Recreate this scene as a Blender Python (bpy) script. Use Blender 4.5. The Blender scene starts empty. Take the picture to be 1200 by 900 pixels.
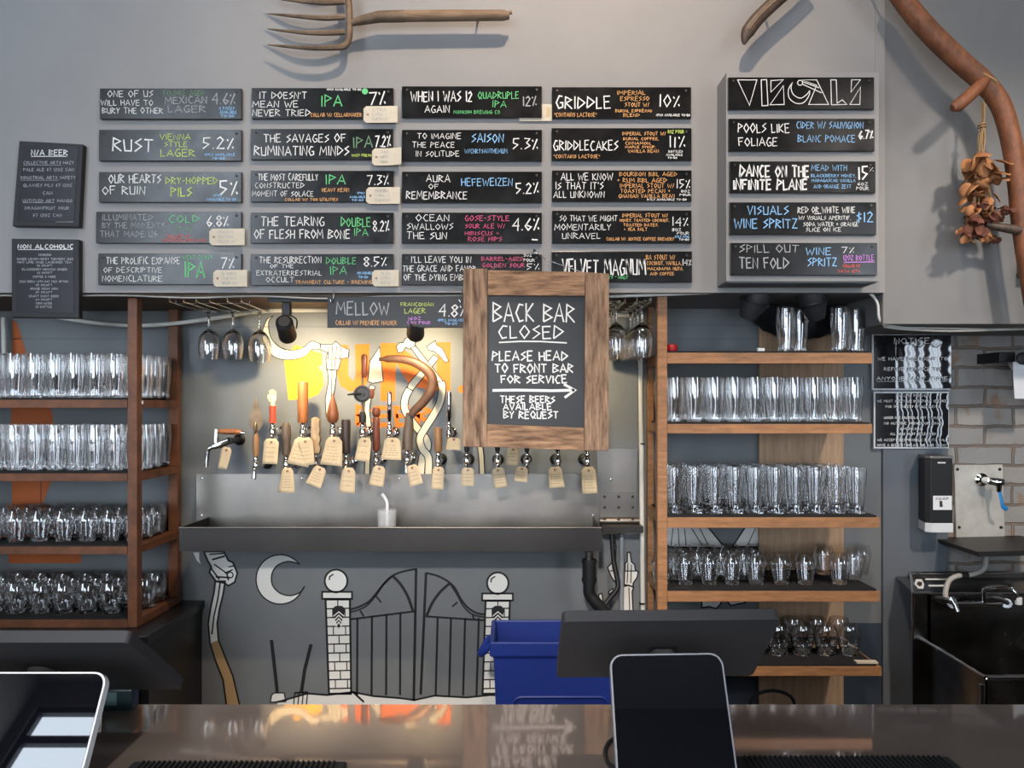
import bpy, bmesh, math, random
from mathutils import Vector, Matrix
from mathutils.geometry import tessellate_polygon

rnd = random.Random(7)
S = bpy.context.scene
COL = S.collection
PI = math.pi

# ------------------------------------------------------------------ camera
EYE = 1.6
FPX, CX, HY = 900.0, 600.0, 475.0          # focal length and horizon measured on the 1200x900 frame
cd = bpy.data.cameras.new('camera'); cam = bpy.data.objects.new('camera', cd); COL.objects.link(cam)
cam.location = (0, 0, EYE); cam.rotation_euler = (PI/2, 0, 0)
cd.sensor_width = 36; cd.lens = FPX/1200*36; cd.shift_y = (HY-450)/1200; cd.clip_start = 0.05
S.camera = cam

# ------------------------------------------------------------------ light, exposure
vs = S.view_settings
vs.view_transform = 'Standard'; vs.look = 'None'; vs.gamma = 1; vs.use_curve_mapping = False
vs.exposure = 0.0
S.cycles.use_denoising = True
S.cycles.max_bounces = 18; S.cycles.transmission_bounces = 16; S.cycles.glossy_bounces = 6
S.cycles.diffuse_bounces = 4; S.cycles.transparent_max_bounces = 24
S.cycles.caustics_reflective = False; S.cycles.caustics_refractive = False
S.cycles.sample_clamp_indirect = 6
WIN_STRENGTH = 11.5
SPOT_W = 17
W = bpy.data.worlds.new('world'); S.world = W; W.use_nodes = True
W.node_tree.nodes['Background'].inputs[0].default_value = (0.75, 0.85, 1, 1)
W.node_tree.nodes['Background'].inputs[1].default_value = 0.3

def lamp(name, kind, loc, target, power, color, **kw):
    l = bpy.data.lights.new(name, kind); l.energy = power; l.color = color
    for k, v in kw.items(): setattr(l, k, v)
    o = bpy.data.objects.new(name, l); COL.objects.link(o); o.location = loc
    o.rotation_euler = (Vector(target)-Vector(loc)).to_track_quat('-Z', 'Y').to_euler()
    return o
lamp('ceiling_or_fill_spot', 'SPOT', (0.35, 0.75, 4.3), (0.05, 2.4, 2.35), 275, (1, .78, .58), spot_size=1.25, spot_blend=1, shadow_soft_size=.05)
lamp('ceiling_or_fill_spot', 'SPOT', (2.75, 1.0, 4.2), (1.45, 2.4, 2.3), 26, (1, .84, .70), spot_size=1.15, spot_blend=1, shadow_soft_size=.05)
lamp('ceiling_or_fill_spot', 'SPOT', (1.75, 0.0, 3.5), (1.55, 2.8, 1.15), 230, (1, .90, .80), spot_size=.78, spot_blend=.7, shadow_soft_size=.10)  # invented fill lamp, brightens the brick and right rack
lamp('ceiling_or_fill_spot', 'SPOT', (-.4, -2.2, 3.2), (-.15, 2.8, .78), 560, (1, .95, .89), spot_size=.40, spot_blend=.8, shadow_soft_size=.10)  # invented fill lamp, lifts the lower wall and moon mural under the trough

# ------------------------------------------------------------------ helpers
def P(x, y, Y):                      # pixel of the photograph -> point at depth Y
    return Vector(((x-CX)/FPX*Y, Y, EYE-(y-HY)/FPX*Y))
def X(x, Y): return (x-CX)/FPX*Y
def Z(y, Y): return EYE-(y-HY)/FPX*Y

WL = {}
def tag(o, label=None, cat=None, group=None, kind=None):
    if label: o['label'] = label
    if cat: o['category'] = cat
    if group: o['group'] = group
    if kind: o['kind'] = kind
    return o
def empty(name, loc, label=None, cat=None, group=None, kind=None):
    o = bpy.data.objects.new(name, None); COL.objects.link(o); o.location = loc
    o.empty_display_size = .05
    WL[o.name] = Vector(loc)
    return tag(o, label, cat, group, kind)
def kids(o): return [c for c in bpy.data.objects if c.parent == o]
def copy_tree(o, parent=None):
    c = o.copy(); COL.objects.link(c)
    if parent: c.parent = parent
    for ch in o.children: copy_tree(ch, c)
    return c

class MB:
    def __init__(s): s.v = []; s.f = []
    def add(s, vs_, fs):
        n = len(s.v); s.v += [Vector(v) for v in vs_]; s.f += [tuple(i+n for i in f) for f in fs]; return s
    def box(s, x0, x1, y0, y1, z0, z1, M=None):
        x0, x1 = min(x0, x1), max(x0, x1); y0, y1 = min(y0, y1), max(y0, y1); z0, z1 = min(z0, z1), max(z0, z1)
        vv = [Vector(p) for p in ((x0,y0,z0),(x1,y0,z0),(x1,y1,z0),(x0,y1,z0),(x0,y0,z1),(x1,y0,z1),(x1,y1,z1),(x0,y1,z1))]
        if M: vv = [M @ v for v in vv]
        return s.add(vv, [(3,2,1,0),(4,5,6,7),(0,1,5,4),(1,2,6,5),(2,3,7,6),(3,0,4,7)])
    def pbox(s, x0, y0, x1, y1, Y0, Y1):       # box whose front face fills a rectangle of the picture at depth Y0
        a, b = P(x0, y0, Y0), P(x1, y1, Y0)
        return s.box(a.x, b.x, Y0, Y1, b.z, a.z)
    def tube(s, pts, r, n=10, caps=True, flat=1.0):
        pts = [Vector(p) for p in pts]; m = len(pts)
        rs = r if isinstance(r, (list, tuple)) else [r]*m
        vv = []; ff = []
        t0 = (pts[1]-pts[0]).normalized()
        u = t0.cross(Vector((0,1,0)) if abs(t0.y) < .9 else Vector((1,0,0))).normalized()
        for i, p in enumerate(pts):
            t = ((pts[min(i+1,m-1)]-pts[i]).normalized() + (pts[i]-pts[max(i-1,0)]).normalized())
            t = t.normalized() if t.length > 1e-6 else t0
            u = (u-t*u.dot(t)).normalized(); w = t.cross(u)
            for k in range(n):
                a = 2*PI*k/n
                vv.append(p+(u*math.cos(a)+w*math.sin(a)*flat)*rs[i])
        for i in range(m-1):
            for k in range(n):
                k2 = (k+1) % n
                ff.append((i*n+k, i*n+k2, (i+1)*n+k2, (i+1)*n+k))
        if caps:
            ff.append(tuple(reversed(range(n)))); ff.append(tuple((m-1)*n+k for k in range(n)))
        return s.add(vv, ff)
    def lathe(s, prof, n=24, M=None, closed=False):    # prof: (r, z), revolved about z
        vv = []; ff = []; m = len(prof); idx = []
        for (r, z) in prof:
            if r < 1e-6: idx.append([len(vv)]); vv.append(Vector((0,0,z)))
            else:
                idx.append(list(range(len(vv), len(vv)+n)))
                vv += [Vector((r*math.cos(2*PI*k/n), r*math.sin(2*PI*k/n), z)) for k in range(n)]
        for i in range(m-1 if not closed else m):
            a, b = idx[i], idx[(i+1) % m]
            for k in range(n):
                k2 = (k+1) % n
                if len(a) == 1 and len(b) == 1: continue
                if len(a) == 1: ff.append((a[0], b[k2], b[k]))
                elif len(b) == 1: ff.append((a[k], a[k2], b[0]))
                else: ff.append((a[k], a[k2], b[k2], b[k]))
        if M: vv = [M @ v for v in vv]
        return s.add(vv, ff)
    def prism(s, pts, y0, y1):                 # pts: world (x, z), extruded along depth
        n = len(pts); vv = [(x, y0, z) for x, z in pts]+[(x, y1, z) for x, z in pts]
        tri = tessellate_polygon([[Vector((x, z, 0)) for x, z in pts]])
        ff = [tuple(t) for t in tri]+[tuple(i+n for i in reversed(t)) for t in tri]
        ff += [(i, (i+1) % n, (i+1) % n+n, i+n) for i in range(n)]
        return s.add(vv, ff)
    def pprism(s, pp, Y0, Y1):
        return s.prism([(X(x, Y0), Z(y, Y0)) for x, y in pp], Y0, Y1)
    def ppoly(s, pp, Y):                       # flat paint on a surface at depth Y
        pts = [P(x, y, Y) for x, y in pp]
        tri = tessellate_polygon([[Vector((p.x, p.z, 0)) for p in pts]])
        return s.add(pts, [tuple(t) for t in tri])
    def pribbon(s, pp, w, Y, closed=False):    # painted stroke of w pixels
        pp = [Vector((x, y)) for x, y in pp]
        if closed: pp = pp+[pp[0]]
        m = len(pp); vv = []; ff = []
        ws = w if isinstance(w, (list, tuple)) else [w]*m
        for i, p in enumerate(pp):
            a = pp[i]-pp[max(i-1, 0)] if i > 0 else (pp[m-1]-pp[m-2] if closed else pp[1]-pp[0])
            b = pp[i+1]-pp[i] if i < m-1 else (pp[1]-pp[0] if closed else a)
            a = a.normalized() if a.length > 1e-9 else b.normalized(); b = b.normalized() if b.length > 1e-9 else a
            t = (a+b)
            t = t.normalized() if t.length > .35 else b
            n = Vector((-t.y, t.x)); k = 1/max(.6, abs(n.dot(Vector((-b.y, b.x)))))
            vv += [P(p.x+n.x*ws[i]/2*k, p.y+n.y*ws[i]/2*k, Y), P(p.x-n.x*ws[i]/2*k, p.y-n.y*ws[i]/2*k, Y)]
        for i in range(m-1): ff.append((2*i, 2*i+1, 2*i+3, 2*i+2))
        return s.add(vv, ff)
    def build(s, name, m, parent=None, smooth=False, bev=0, sub=0, solid=0, origin=None):
        if parent is not None: off = WL[parent.name]
        elif origin is not None: off = Vector(origin)
        else:
            xs = [v.x for v in s.v]; ys = [v.y for v in s.v]; zs = [v.z for v in s.v]
            off = Vector(((min(xs)+max(xs))/2, (min(ys)+max(ys))/2, min(zs)))
        me = bpy.data.meshes.new(name); me.from_pydata([v-off for v in s.v], [], s.f)
        bm = bmesh.new(); bm.from_mesh(me)
        bmesh.ops.recalc_face_normals(bm, faces=bm.faces); bm.to_mesh(me); bm.free()
        me.materials.append(m)
        if smooth:
            me.polygons.foreach_set('use_smooth', [True]*len(me.polygons)); me.set_sharp_from_angle(angle=math.radians(40))
        o = bpy.data.objects.new(name, me); COL.objects.link(o)
        if parent is not None: o.parent = parent
        else: o.location = off
        WL[o.name] = off.copy()
        if bev:
            b = o.modifiers.new('bevel', 'BEVEL'); b.width = bev; b.segments = 2; b.limit_method = 'ANGLE'
        if solid:
            b = o.modifiers.new('solid', 'SOLIDIFY'); b.thickness = solid; b.offset = 0
        if sub:
            b = o.modifiers.new('sub', 'SUBSURF'); b.levels = sub; b.render_levels = sub
        return o
def struct(name, mb, m, **kw):
    return tag(mb.build(name, m, **kw), kind='structure')

def spline(pts, n=6):                       # Catmull-Rom through points of any dimension
    pts = [Vector(p) for p in pts]; out = []
    for i in range(len(pts)-1):
        p0, p1, p2, p3 = pts[max(i-1,0)], pts[i], pts[i+1], pts[min(i+2,len(pts)-1)]
        for k in range(n):
            t = k/n
            out.append(.5*((2*p1)+(p2-p0)*t+(2*p0-5*p1+4*p2-p3)*t*t+(3*p1-p0-3*p2+p3)*t**3))
    out.append(pts[-1]); return out
def circ(cx, cy, r, n=28, ry=None): return [(cx+r*math.cos(2*PI*k/n), cy+(ry or r)*math.sin(2*PI*k/n)) for k in range(n)]

# ------------------------------------------------------------------ materials
def mat(name, c, rough=.6, metal=0, noise=None, bump=None, spec=.5, trans=0, ior=1.45, coat=0, emit=None, es=0, stretch=(1,1,1), rnoise=None):
    m = bpy.data.materials.new(name); m.use_nodes = True
    nt = m.node_tree; b = nt.nodes['Principled BSDF']
    b.inputs['Base Color'].default_value = (*c, 1); b.inputs['Roughness'].default_value = rough
    b.inputs['Metallic'].default_value = metal; b.inputs['Specular IOR Level'].default_value = spec
    b.inputs['Transmission Weight'].default_value = trans; b.inputs['IOR'].default_value = ior
    b.inputs['Coat Weight'].default_value = coat
    if emit: b.inputs['Emission Color'].default_value = (*emit, 1); b.inputs['Emission Strength'].default_value = es
    L = nt.links.new
    if noise or bump or rnoise:
        tc = nt.nodes.new('ShaderNodeTexCoord'); mp = nt.nodes.new('ShaderNodeMapping')
        mp.inputs['Scale'].default_value = stretch; L(tc.outputs['Object'], mp.inputs[0])
    if noise:
        sc, amt = noise[:2]
        n = nt.nodes.new('ShaderNodeTexNoise'); n.inputs['Scale'].default_value = sc; n.inputs['Detail'].default_value = 6
        n.inputs['Roughness'].default_value = .65
        r = nt.nodes.new('ShaderNodeValToRGB'); L(mp.outputs[0], n.inputs[0]); L(n.outputs['Fac'], r.inputs[0])
        c2 = noise[2] if len(noise) > 2 else tuple(min(1, x*(1+amt)) for x in c)
        c1 = tuple(x*(1-amt) for x in c)
        r.color_ramp.elements[0].position = .32; r.color_ramp.elements[1].position = .68
        r.color_ramp.elements[0].color = (*c1, 1); r.color_ramp.elements[1].color = (*c2, 1)
        L(r.outputs[0], b.inputs['Base Color'])
    if rnoise:
        n = nt.nodes.new('ShaderNodeTexNoise'); n.inputs['Scale'].default_value = rnoise[0]; n.inputs['Detail'].default_value = 4
        r = nt.nodes.new('ShaderNodeMapRange'); L(mp.outputs[0], n.inputs[0]); L(n.outputs['Fac'], r.inputs[0])
        r.inputs[1].default_value = .3; r.inputs[2].default_value = .7
        r.inputs[3].default_value = rnoise[1]; r.inputs[4].default_value = rnoise[2]; L(r.outputs[0], b.inputs['Roughness'])
    if bump:
        n = nt.nodes.new('ShaderNodeTexNoise'); n.inputs['Scale'].default_value = bump[0]; n.inputs['Detail'].default_value = 5
        bp = nt.nodes.new('ShaderNodeBump'); bp.inputs['Strength'].default_value = bump[1]; bp.inputs['Distance'].default_value = bump[2] if len(bump) > 2 else .004
        L(mp.outputs[0], n.inputs[0]); L(n.outputs['Fac'], bp.inputs['Height']); L(bp.outputs[0], b.inputs['Normal'])
    return m
def brickmat():
    m = mat('painted_brick', (.24,.235,.225), .8); nt = m.node_tree; b = nt.nodes['Principled BSDF']; L = nt.links.new
    tc = nt.nodes.new('ShaderNodeTexCoord'); mp = nt.nodes.new('ShaderNodeMapping'); mp.inputs['Rotation'].default_value = (PI/2, 0, 0)
    L(tc.outputs['Object'], mp.inputs[0])
    nz = nt.nodes.new('ShaderNodeTexNoise'); nz.inputs['Scale'].default_value = 9; nz.inputs['Detail'].default_value = 8
    ad = nt.nodes.new('ShaderNodeMixRGB'); ad.blend_type = 'ADD'; ad.inputs[0].default_value = .022
    L(mp.outputs[0], nz.inputs[0]); L(mp.outputs[0], ad.inputs[1]); L(nz.outputs['Color'], ad.inputs[2])
    br = nt.nodes.new('ShaderNodeTexBrick'); br.inputs['Scale'].default_value = 1
    br.inputs['Brick Width'].default_value = .21; br.inputs['Row Height'].default_value = .072; br.inputs['Mortar Size'].default_value = .006
    br.inputs['Mortar Smooth'].default_value = .3
    br.inputs['Color1'].default_value = (.31,.30,.29,1); br.inputs['Color2'].default_value = (.37,.335,.30,1); br.inputs['Mortar'].default_value = (.22,.175,.145,1)
    L(ad.outputs[0], br.inputs[0])
    n2 = nt.nodes.new('ShaderNodeTexNoise'); n2.inputs['Scale'].default_value = 14; n2.inputs['Detail'].default_value = 8
    rp = nt.nodes.new('ShaderNodeValToRGB'); rp.color_ramp.elements[0].position = .57; rp.color_ramp.elements[1].position = .66
    rp.color_ramp.elements[0].color = (0,0,0,1); L(mp.outputs[0], n2.inputs[0]); L(n2.outputs['Fac'], rp.inputs[0])
    mx = nt.nodes.new('ShaderNodeMixRGB'); mx.inputs[2].default_value = (.33,.215,.15,1); L(rp.outputs[0], mx.inputs[0]); L(br.outputs['Color'], mx.inputs[1])
    L(mx.outputs[0], b.inputs['Base Color'])
    bp = nt.nodes.new('ShaderNodeBump'); bp.inputs['Distance'].default_value = .012; bp.invert = True
    m2 = nt.nodes.new('ShaderNodeMath'); m2.operation = 'ADD'; L(br.outputs['Fac'], m2.inputs[0]); L(n2.outputs['Fac'], m2.inputs[1])
    L(m2.outputs[0], bp.inputs['Height']); L(bp.outputs[0], b.inputs['Normal'])
    return m
def thin_glass(name, tint=(1,1,1), refl=1.0):
    m = bpy.data.materials.new(name); m.use_nodes = True; nt = m.node_tree; nt.nodes.clear(); L = nt.links.new
    o = nt.nodes.new('ShaderNodeOutputMaterial'); mx = nt.nodes.new('ShaderNodeMixShader'); t = nt.nodes.new('ShaderNodeBsdfTransparent')
    g = nt.nodes.new('ShaderNodeBsdfGlossy'); g.inputs['Roughness'].default_value = .02; f = nt.nodes.new('ShaderNodeFresnel'); f.inputs['IOR'].default_value = 1.55
    t.inputs[0].default_value = (*tint, 1)
    k = nt.nodes.new('ShaderNodeMath'); k.operation = 'MULTIPLY'; k.inputs[1].default_value = refl; k.use_clamp = True
    L(f.outputs[0], k.inputs[0]); L(k.outputs[0], mx.inputs[0]); L(t.outputs[0], mx.inputs[1]); L(g.outputs[0], mx.inputs[2]); L(mx.outputs[0], o.inputs[0])
    return m

M = {}
M['upper'] = mat('upper_wall_paint', (.27,.26,.255), .55, noise=(2.2,.06), bump=(90,.05))
M['upper_r'] = mat('upper_right_paint_dimmed', (.20,.193,.188), .55, noise=(2.2,.07), bump=(90,.05))  # slightly darker panel, darkened further for the weaker light at the right
M['lower'] = mat('lower_wall_paint', (.18,.19,.197), .5, noise=(2.5,.09), bump=(60,.05))
M['panel'] = mat('dark_wall_paint', (.135,.15,.17), .5, noise=(2.5,.08))
M['brick'] = brickmat()
M['floor'] = mat('concrete_floor', (.12,.115,.11), .5, noise=(3,.2))
M['ceil'] = mat('ceiling_paint', (.22,.21,.2), .8)
M['room'] = mat('room_wall_paint', (.20,.18,.165), .8)
M['soffwood'] = mat('soffit_underside_board', (.12,.075,.045), .6, noise=(6,.3), stretch=(1,8,1))
M['board'] = mat('black_chalkboard', (.009,.0088,.0088), .22, spec=.5, rnoise=(14,.17,.27), noise=(7,.35))
M['slate'] = mat('slate_chalkboard', (.020,.020,.021), .42, noise=(5,.35), rnoise=(10,.30,.45), spec=.4)
M['rack_l'] = mat('red_brown_wood', (.165,.062,.027), .5, noise=(7,.35), stretch=(2,2,2))
M['rack_r'] = mat('honey_wood', (.34,.16,.068), .5, noise=(8,.3), stretch=(2,8,14))
M['ply'] = mat('pale_plywood', (.46,.30,.185), .65, noise=(7,.2), stretch=(14,14,1))
M['barn'] = mat('weathered_barn_wood', (.165,.085,.052), .8, noise=(9,.6,(.43,.27,.17)), bump=(60,.6,.004), stretch=(7,7,1))
M['barnh'] = mat('weathered_barn_rail', (.18,.09,.052), .8, noise=(9,.6,(.48,.28,.16)), bump=(60,.6,.004), stretch=(1,7,7))
M['steel'] = mat('brushed_steel', (.25,.225,.20), .36, 1, rnoise=(6,.30,.42), noise=(3,.15))
M['steel_dark'] = mat('dull_dark_steel', (.066,.06,.057), .45, 1, noise=(3,.15))
M['sinksteel'] = mat('sink_steel', (.30,.29,.28), .22, 1, noise=(4,.2), rnoise=(8,.16,.3))
M['plate'] = mat('pale_steel_plate', (.66,.62,.55), .42, .35, noise=(9,.18))
M['chrome'] = mat('chrome', (.75,.75,.76), .08, 1)
M['wire'] = mat('rack_wire', (.55,.54,.52), .25, 1)
M['counter'] = mat('bar_top', (.37,.285,.24), .05, .55, noise=(3,.10), rnoise=(5,.03,.06))
M['black'] = mat('matte_black', (.012,.012,.013), .5)
M['rubber'] = mat('black_rubber', (.010,.010,.011), .75, noise=(40,.3))
M['plastic'] = mat('grey_black_plastic', (.030,.029,.031), .55)
M['cabinet'] = mat('black_cabinet', (.010,.009,.009), .3)
M['screen'] = mat('dark_screen_glass', (.003,.003,.005), .015, spec=1)
M['bezel'] = mat('pale_bezel', (.75,.75,.76), .35)
M['greybezel'] = mat('grey_bezel', (.22,.22,.24), .35)
M['blue'] = mat('blue_plastic', (.012,.03,.20), .42, noise=(5,.1))
M['pvc'] = mat('white_pipe', (.70,.68,.62), .4)
M['cable'] = mat('grey_cable', (.42,.40,.37), .45)
M['paper'] = mat('cream_paper', (.62,.55,.43), .85, noise=(12,.12))
M['kraft'] = mat('kraft_paper_tag', (.60,.46,.29), .85, noise=(10,.15))
M['ink'] = mat('dark_ink', (.03,.025,.025), .7)
M['oldwood'] = mat('old_grey_brown_wood', (.22,.14,.085), .7, noise=(9,.4), stretch=(1,8,8), bump=(40,.3))
M['rust'] = mat('rusty_iron', (.17,.115,.075), .65, .3, noise=(20,.4))
M['bark'] = mat('bent_brown_wood', (.21,.075,.032), .55, noise=(16,.45), bump=(40,.35), stretch=(2,2,1))
M['darkhorn'] = mat('dark_carved_wood', (.075,.045,.03), .5, noise=(16,.4), stretch=(5,5,2))
M['leaf'] = mat('dried_leaf', (.36,.155,.06), .8, noise=(25,.4))
M['bloom'] = mat('dried_bloom', (.15,.05,.03), .8, noise=(25,.5))
M['twine'] = mat('twine', (.38,.23,.11), .85)
M['chalk'] = mat('white_chalk_ink', (.78,.77,.75), .7)
M['dim'] = mat('faded_chalk_ink', (.36,.37,.38), .7)
M['green'] = mat('green_chalk_ink', (.13,.55,.20), .7)
M['dgreen'] = mat('faded_green_chalk_ink', (.14,.27,.15), .7)
M['lime'] = mat('lime_chalk_ink', (.55,.68,.12), .7)
M['orange'] = mat('orange_chalk_ink', (.80,.40,.14), .7)
M['sky'] = mat('blue_chalk_ink', (.25,.50,.80), .7)
M['pink'] = mat('pink_chalk_ink', (.75,.10,.24), .7)
M['red'] = mat('red_chalk_ink', (.65,.09,.07), .7)
M['purple'] = mat('purple_chalk_ink', (.60,.22,.68), .7)
M['mwhite'] = mat('white_mural_paint', (.84,.82,.77), .6)
M['mcream'] = mat('cream_mural_paint', (.74,.68,.52), .6)
M['mtan'] = mat('tan_mural_paint', (.45,.29,.14), .6)
M['mblack'] = mat('black_mural_paint', (.012,.012,.013), .6)
M['morange'] = mat('orange_mural_paint', (.85,.17,.006), .6)
M['morange_lit'] = mat('spotlit_orange_mural_paint', (.92,.48,.02), .6)  # orange letter paint with the spotlight's yellow glare put into the colour
M['mrust'] = mat('rust_mural_paint', (.50,.12,.025), .6)
M['glass'] = mat('clear_glass', (1,1,1), 0.0, trans=1, ior=1.50, coat=1)
M['glass'].node_tree.nodes['Principled BSDF'].inputs['Coat IOR'].default_value = 1.75; M['glass'].node_tree.nodes['Principled BSDF'].inputs['Coat Roughness'].default_value = .02
M['tglass'] = thin_glass('thin_clear_glass', (.93,.94,.94), 1.6)
M['clear'] = thin_glass('clear_plastic', (.93,.94,.95), .55)
def frosted(name, c, a):
    m = bpy.data.materials.new(name); m.use_nodes = True; nt = m.node_tree; nt.nodes.clear(); L = nt.links.new
    o = nt.nodes.new('ShaderNodeOutputMaterial'); mx = nt.nodes.new('ShaderNodeMixShader'); t = nt.nodes.new('ShaderNodeBsdfTransparent'); d = nt.nodes.new('ShaderNodeBsdfDiffuse')
    d.inputs[0].default_value = (*c, 1); mx.inputs[0].default_value = a
    L(t.outputs[0], mx.inputs[1]); L(d.outputs[0], mx.inputs[2]); L(mx.outputs[0], o.inputs[0]); return m
M['frost'] = frosted('frosted_plastic', (.75,.76,.76), .28)
M['lens'] = mat('lit_lamp_lens', (1,.9,.7), .4, emit=(1,.78,.45), es=12)
M['pane'] = mat('bright_window_pane', (.8,.85,.9), .1, emit=(.76,.87,1.0), es=WIN_STRENGTH)
M['white'] = mat('white_paper', (.80,.80,.80), .7)
M['wcool'] = mat('white_roll_paper', (.78,.78,.79), .8)

def handle_wood(name, c): return mat(name, c, .4, noise=(14,.3), stretch=(6,6,1))

# ------------------------------------------------------------------ stroke lettering
G = {
'A': (.66,[[(0,0),(.34,1),(.66,0)],[(.12,.36),(.55,.34)]]), 'B': (.6,[[(0,0),(.05,1),(.56,.78),(.08,.52),(.6,.25),(0,0)]]),
'C': (.55,[[(.54,.95),(.26,1),(.02,.5),(.26,0),(.54,.08)]]), 'D': (.6,[[(0,0),(.05,1),(.6,.55),(0,0)]]),
'E': (.52,[[(.5,1),(0,.98),(.02,0),(.52,.03)],[(0,.52),(.42,.55)]]), 'F': (.52,[[(.52,1),(0,.97),(.04,0)],[(.02,.52),(.42,.55)]]),
'G': (.55,[[(.5,.95),(.25,1),(0,.45),(.2,0),(.52,.1),(.52,.45),(.3,.45)]]), 'H': (.53,[[(0,1),(.02,0)],[(.5,1),(.52,0)],[(.02,.48),(.5,.52)]]),
'I': (.10,[[(.05,1),(.05,0)]]), 'J': (.42,[[(.4,1),(.42,.15),(.2,0),(0,.2)]]), 'K': (.55,[[(0,1),(.02,0)],[(.5,1),(.03,.45),(.55,0)]]),
'L': (.45,[[(0,1),(.03,0),(.45,.05)]]), 'M': (.75,[[(0,0),(.08,1),(.38,.35),(.65,1),(.75,0)]]), 'N': (.54,[[(0,0),(.04,1),(.5,0),(.52,1)]]),
'O': (.6,[[(.3,1),(0,.5),(.28,0),(.6,.5),(.3,1)]]), 'P': (.52,[[(0,0),(.04,1),(.52,.72),(.05,.42)]]),
'Q': (.62,[[(.3,1),(0,.5),(.28,0),(.6,.5),(.3,1)],[(.35,.3),(.62,-.05)]]), 'R': (.58,[[(0,0),(.04,1),(.52,.75),(.06,.48),(.58,0)]]),
'S': (.5,[[(.5,1),(.08,.7),(.48,.4),(.02,0)]]), 'T': (.6,[[(0,1),(.6,.97)],[(.3,.98),(.28,0)]]), 'U': (.53,[[(0,1),(.06,.05),(.48,.03),(.52,1)]]),
'V': (.55,[[(0,1),(.26,0),(.55,1)]]), 'W': (.82,[[(0,1),(.18,0),(.4,.7),(.6,0),(.82,1)]]), 'X': (.52,[[(0,1),(.52,0)],[(.5,1),(0,0)]]),
'Y': (.52,[[(0,1),(.26,.5),(.52,1)],[(.26,.5),(.22,0)]]), 'Z': (.55,[[(0,1),(.5,.97),(.02,.03),(.55,0)]]),
'0': (.48,[[(.25,1),(0,.5),(.22,0),(.48,.5),(.25,1)]]), '1': (.16,[[(.08,1),(.08,0)]]), '2': (.5,[[(.02,.8),(.25,1),(.45,.75),(0,.03),(.5,.03)]]),
'3': (.46,[[(0,.98),(.45,.95),(.18,.58),(.45,.3),(.02,0)]]), '4': (.52,[[(.4,0),(.42,1),(0,.4),(.52,.42)]]), '5': (.5,[[(.5,1),(.05,.97),(.04,.58),(.42,.42),(.02,0)]]),
'6': (.48,[[(.42,1),(.02,.35),(.25,0),(.48,.28),(.08,.45)]]), '7': (.5,[[(0,.97),(.5,1),(.15,0)]]), '8': (.46,[[(.25,1),(.02,.78),(.45,.25),(.22,0),(0,.25),(.45,.78),(.25,1)]]),
'9': (.46,[[(.42,.6),(.05,.72),(.25,1),(.45,.75),(.3,0)]]), '%': (.46,[[(.42,1),(.06,0)],[(.02,.92),(.08,.75)],[(.38,.25),(.44,.08)]]),
'.': (.1,[[(.03,.08),(.07,0)]]), ',': (.1,[[(.08,.1),(.02,-.12)]]), "'": (.1,[[(.06,1),(.04,.75)]]), '*': (.3,[[(.02,.85),(.28,.6)],[(.28,.85),(.02,.6)],[(.15,.92),(.15,.54)]]),
'+': (.4,[[(.2,.75),(.2,.25)],[(0,.5),(.4,.5)]]), '-': (.35,[[(.03,.5),(.32,.52)]]), '/': (.35,[[(.33,1),(.02,0)]]), '&': (.55,[[(.55,0),(.12,.8),(.3,1),(.4,.8),(.02,.3),(.2,0),(.5,.35)]]),
'$': (.46,[[(.45,.85),(.06,.68),(.42,.38),(.02,.14)],[(.24,1.05),(.22,-.05)]]), ':': (.1,[[(.05,.7),(.05,.6)],[(.05,.2),(.05,.1)]]), '#': (.5,[[(.15,1),(.1,0)],[(.4,1),(.35,0)],[(0,.65),(.5,.65)],[(0,.35),(.5,.35)]]),
' ': (.32,[]),
}
def write(mb, s, x0, y0, x1, y1, Y, w=None, jit=1.0):
    s = s.upper(); adv = .17
    tot = sum(G[c][0]+adv for c in s)-adv
    h = (y1-y0)*.93; y1 = y1-.035*(y1-y0); k = (x1-x0)/tot
    if w is None: w = max(.55, min(1.7, .105*h))
    w = min(w, max(.5, k*.30))
    cx = x0
    for c in s:
        gw, st = G[c]
        j = rnd.uniform(-.035, .035)*h*jit; sl = rnd.uniform(-.05, .05)*jit; hh = 1+rnd.uniform(-.06, .06)*jit
        for line in st:
            mb.pribbon([(cx+(px+sl*(py-.5))*k, y1-py*h*hh+j) for px, py in line], w*rnd.uniform(.9, 1.1), Y)
        cx += (gw+adv)*k
    return mb
class Ink:                                   # strokes gathered by colour, one lettering part per colour
    def __init__(s, Y, ox=0, oy=0, k=1): s.Y = Y; s.z(ox, oy, k); s.d = {}
    def z(s, ox, oy, k): s.ox, s.oy, s.k = ox, oy, k; return s
    def m(s, c): return s.d.setdefault(c, MB())
    def t(s, txt, x0, x1, y0, y1, c='chalk', w=None, jit=1.0):
        write(s.m(c), txt, s.ox+x0/s.k, s.oy+y0/s.k, s.ox+x1/s.k, s.oy+y1/s.k, s.Y, w, jit); return s
    def l(s, pts, w, c='chalk', closed=False):
        s.m(c).pribbon([(s.ox+x/s.k, s.oy+y/s.k) for x, y in pts], w, s.Y, closed); return s
    def build(s, parent):
        names = {'chalk': 'white', 'dim': 'faded grey', 'green': 'green', 'dgreen': 'faded green', 'lime': 'lime', 'orange': 'orange', 'sky': 'light blue',
                 'pink': 'pink', 'red': 'red', 'purple': 'purple', 'ink': 'dark'}
        for c, b in s.d.items():
            tag(b.build('lettering', M[c], parent), names.get(c, c)+' hand lettering')

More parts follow.
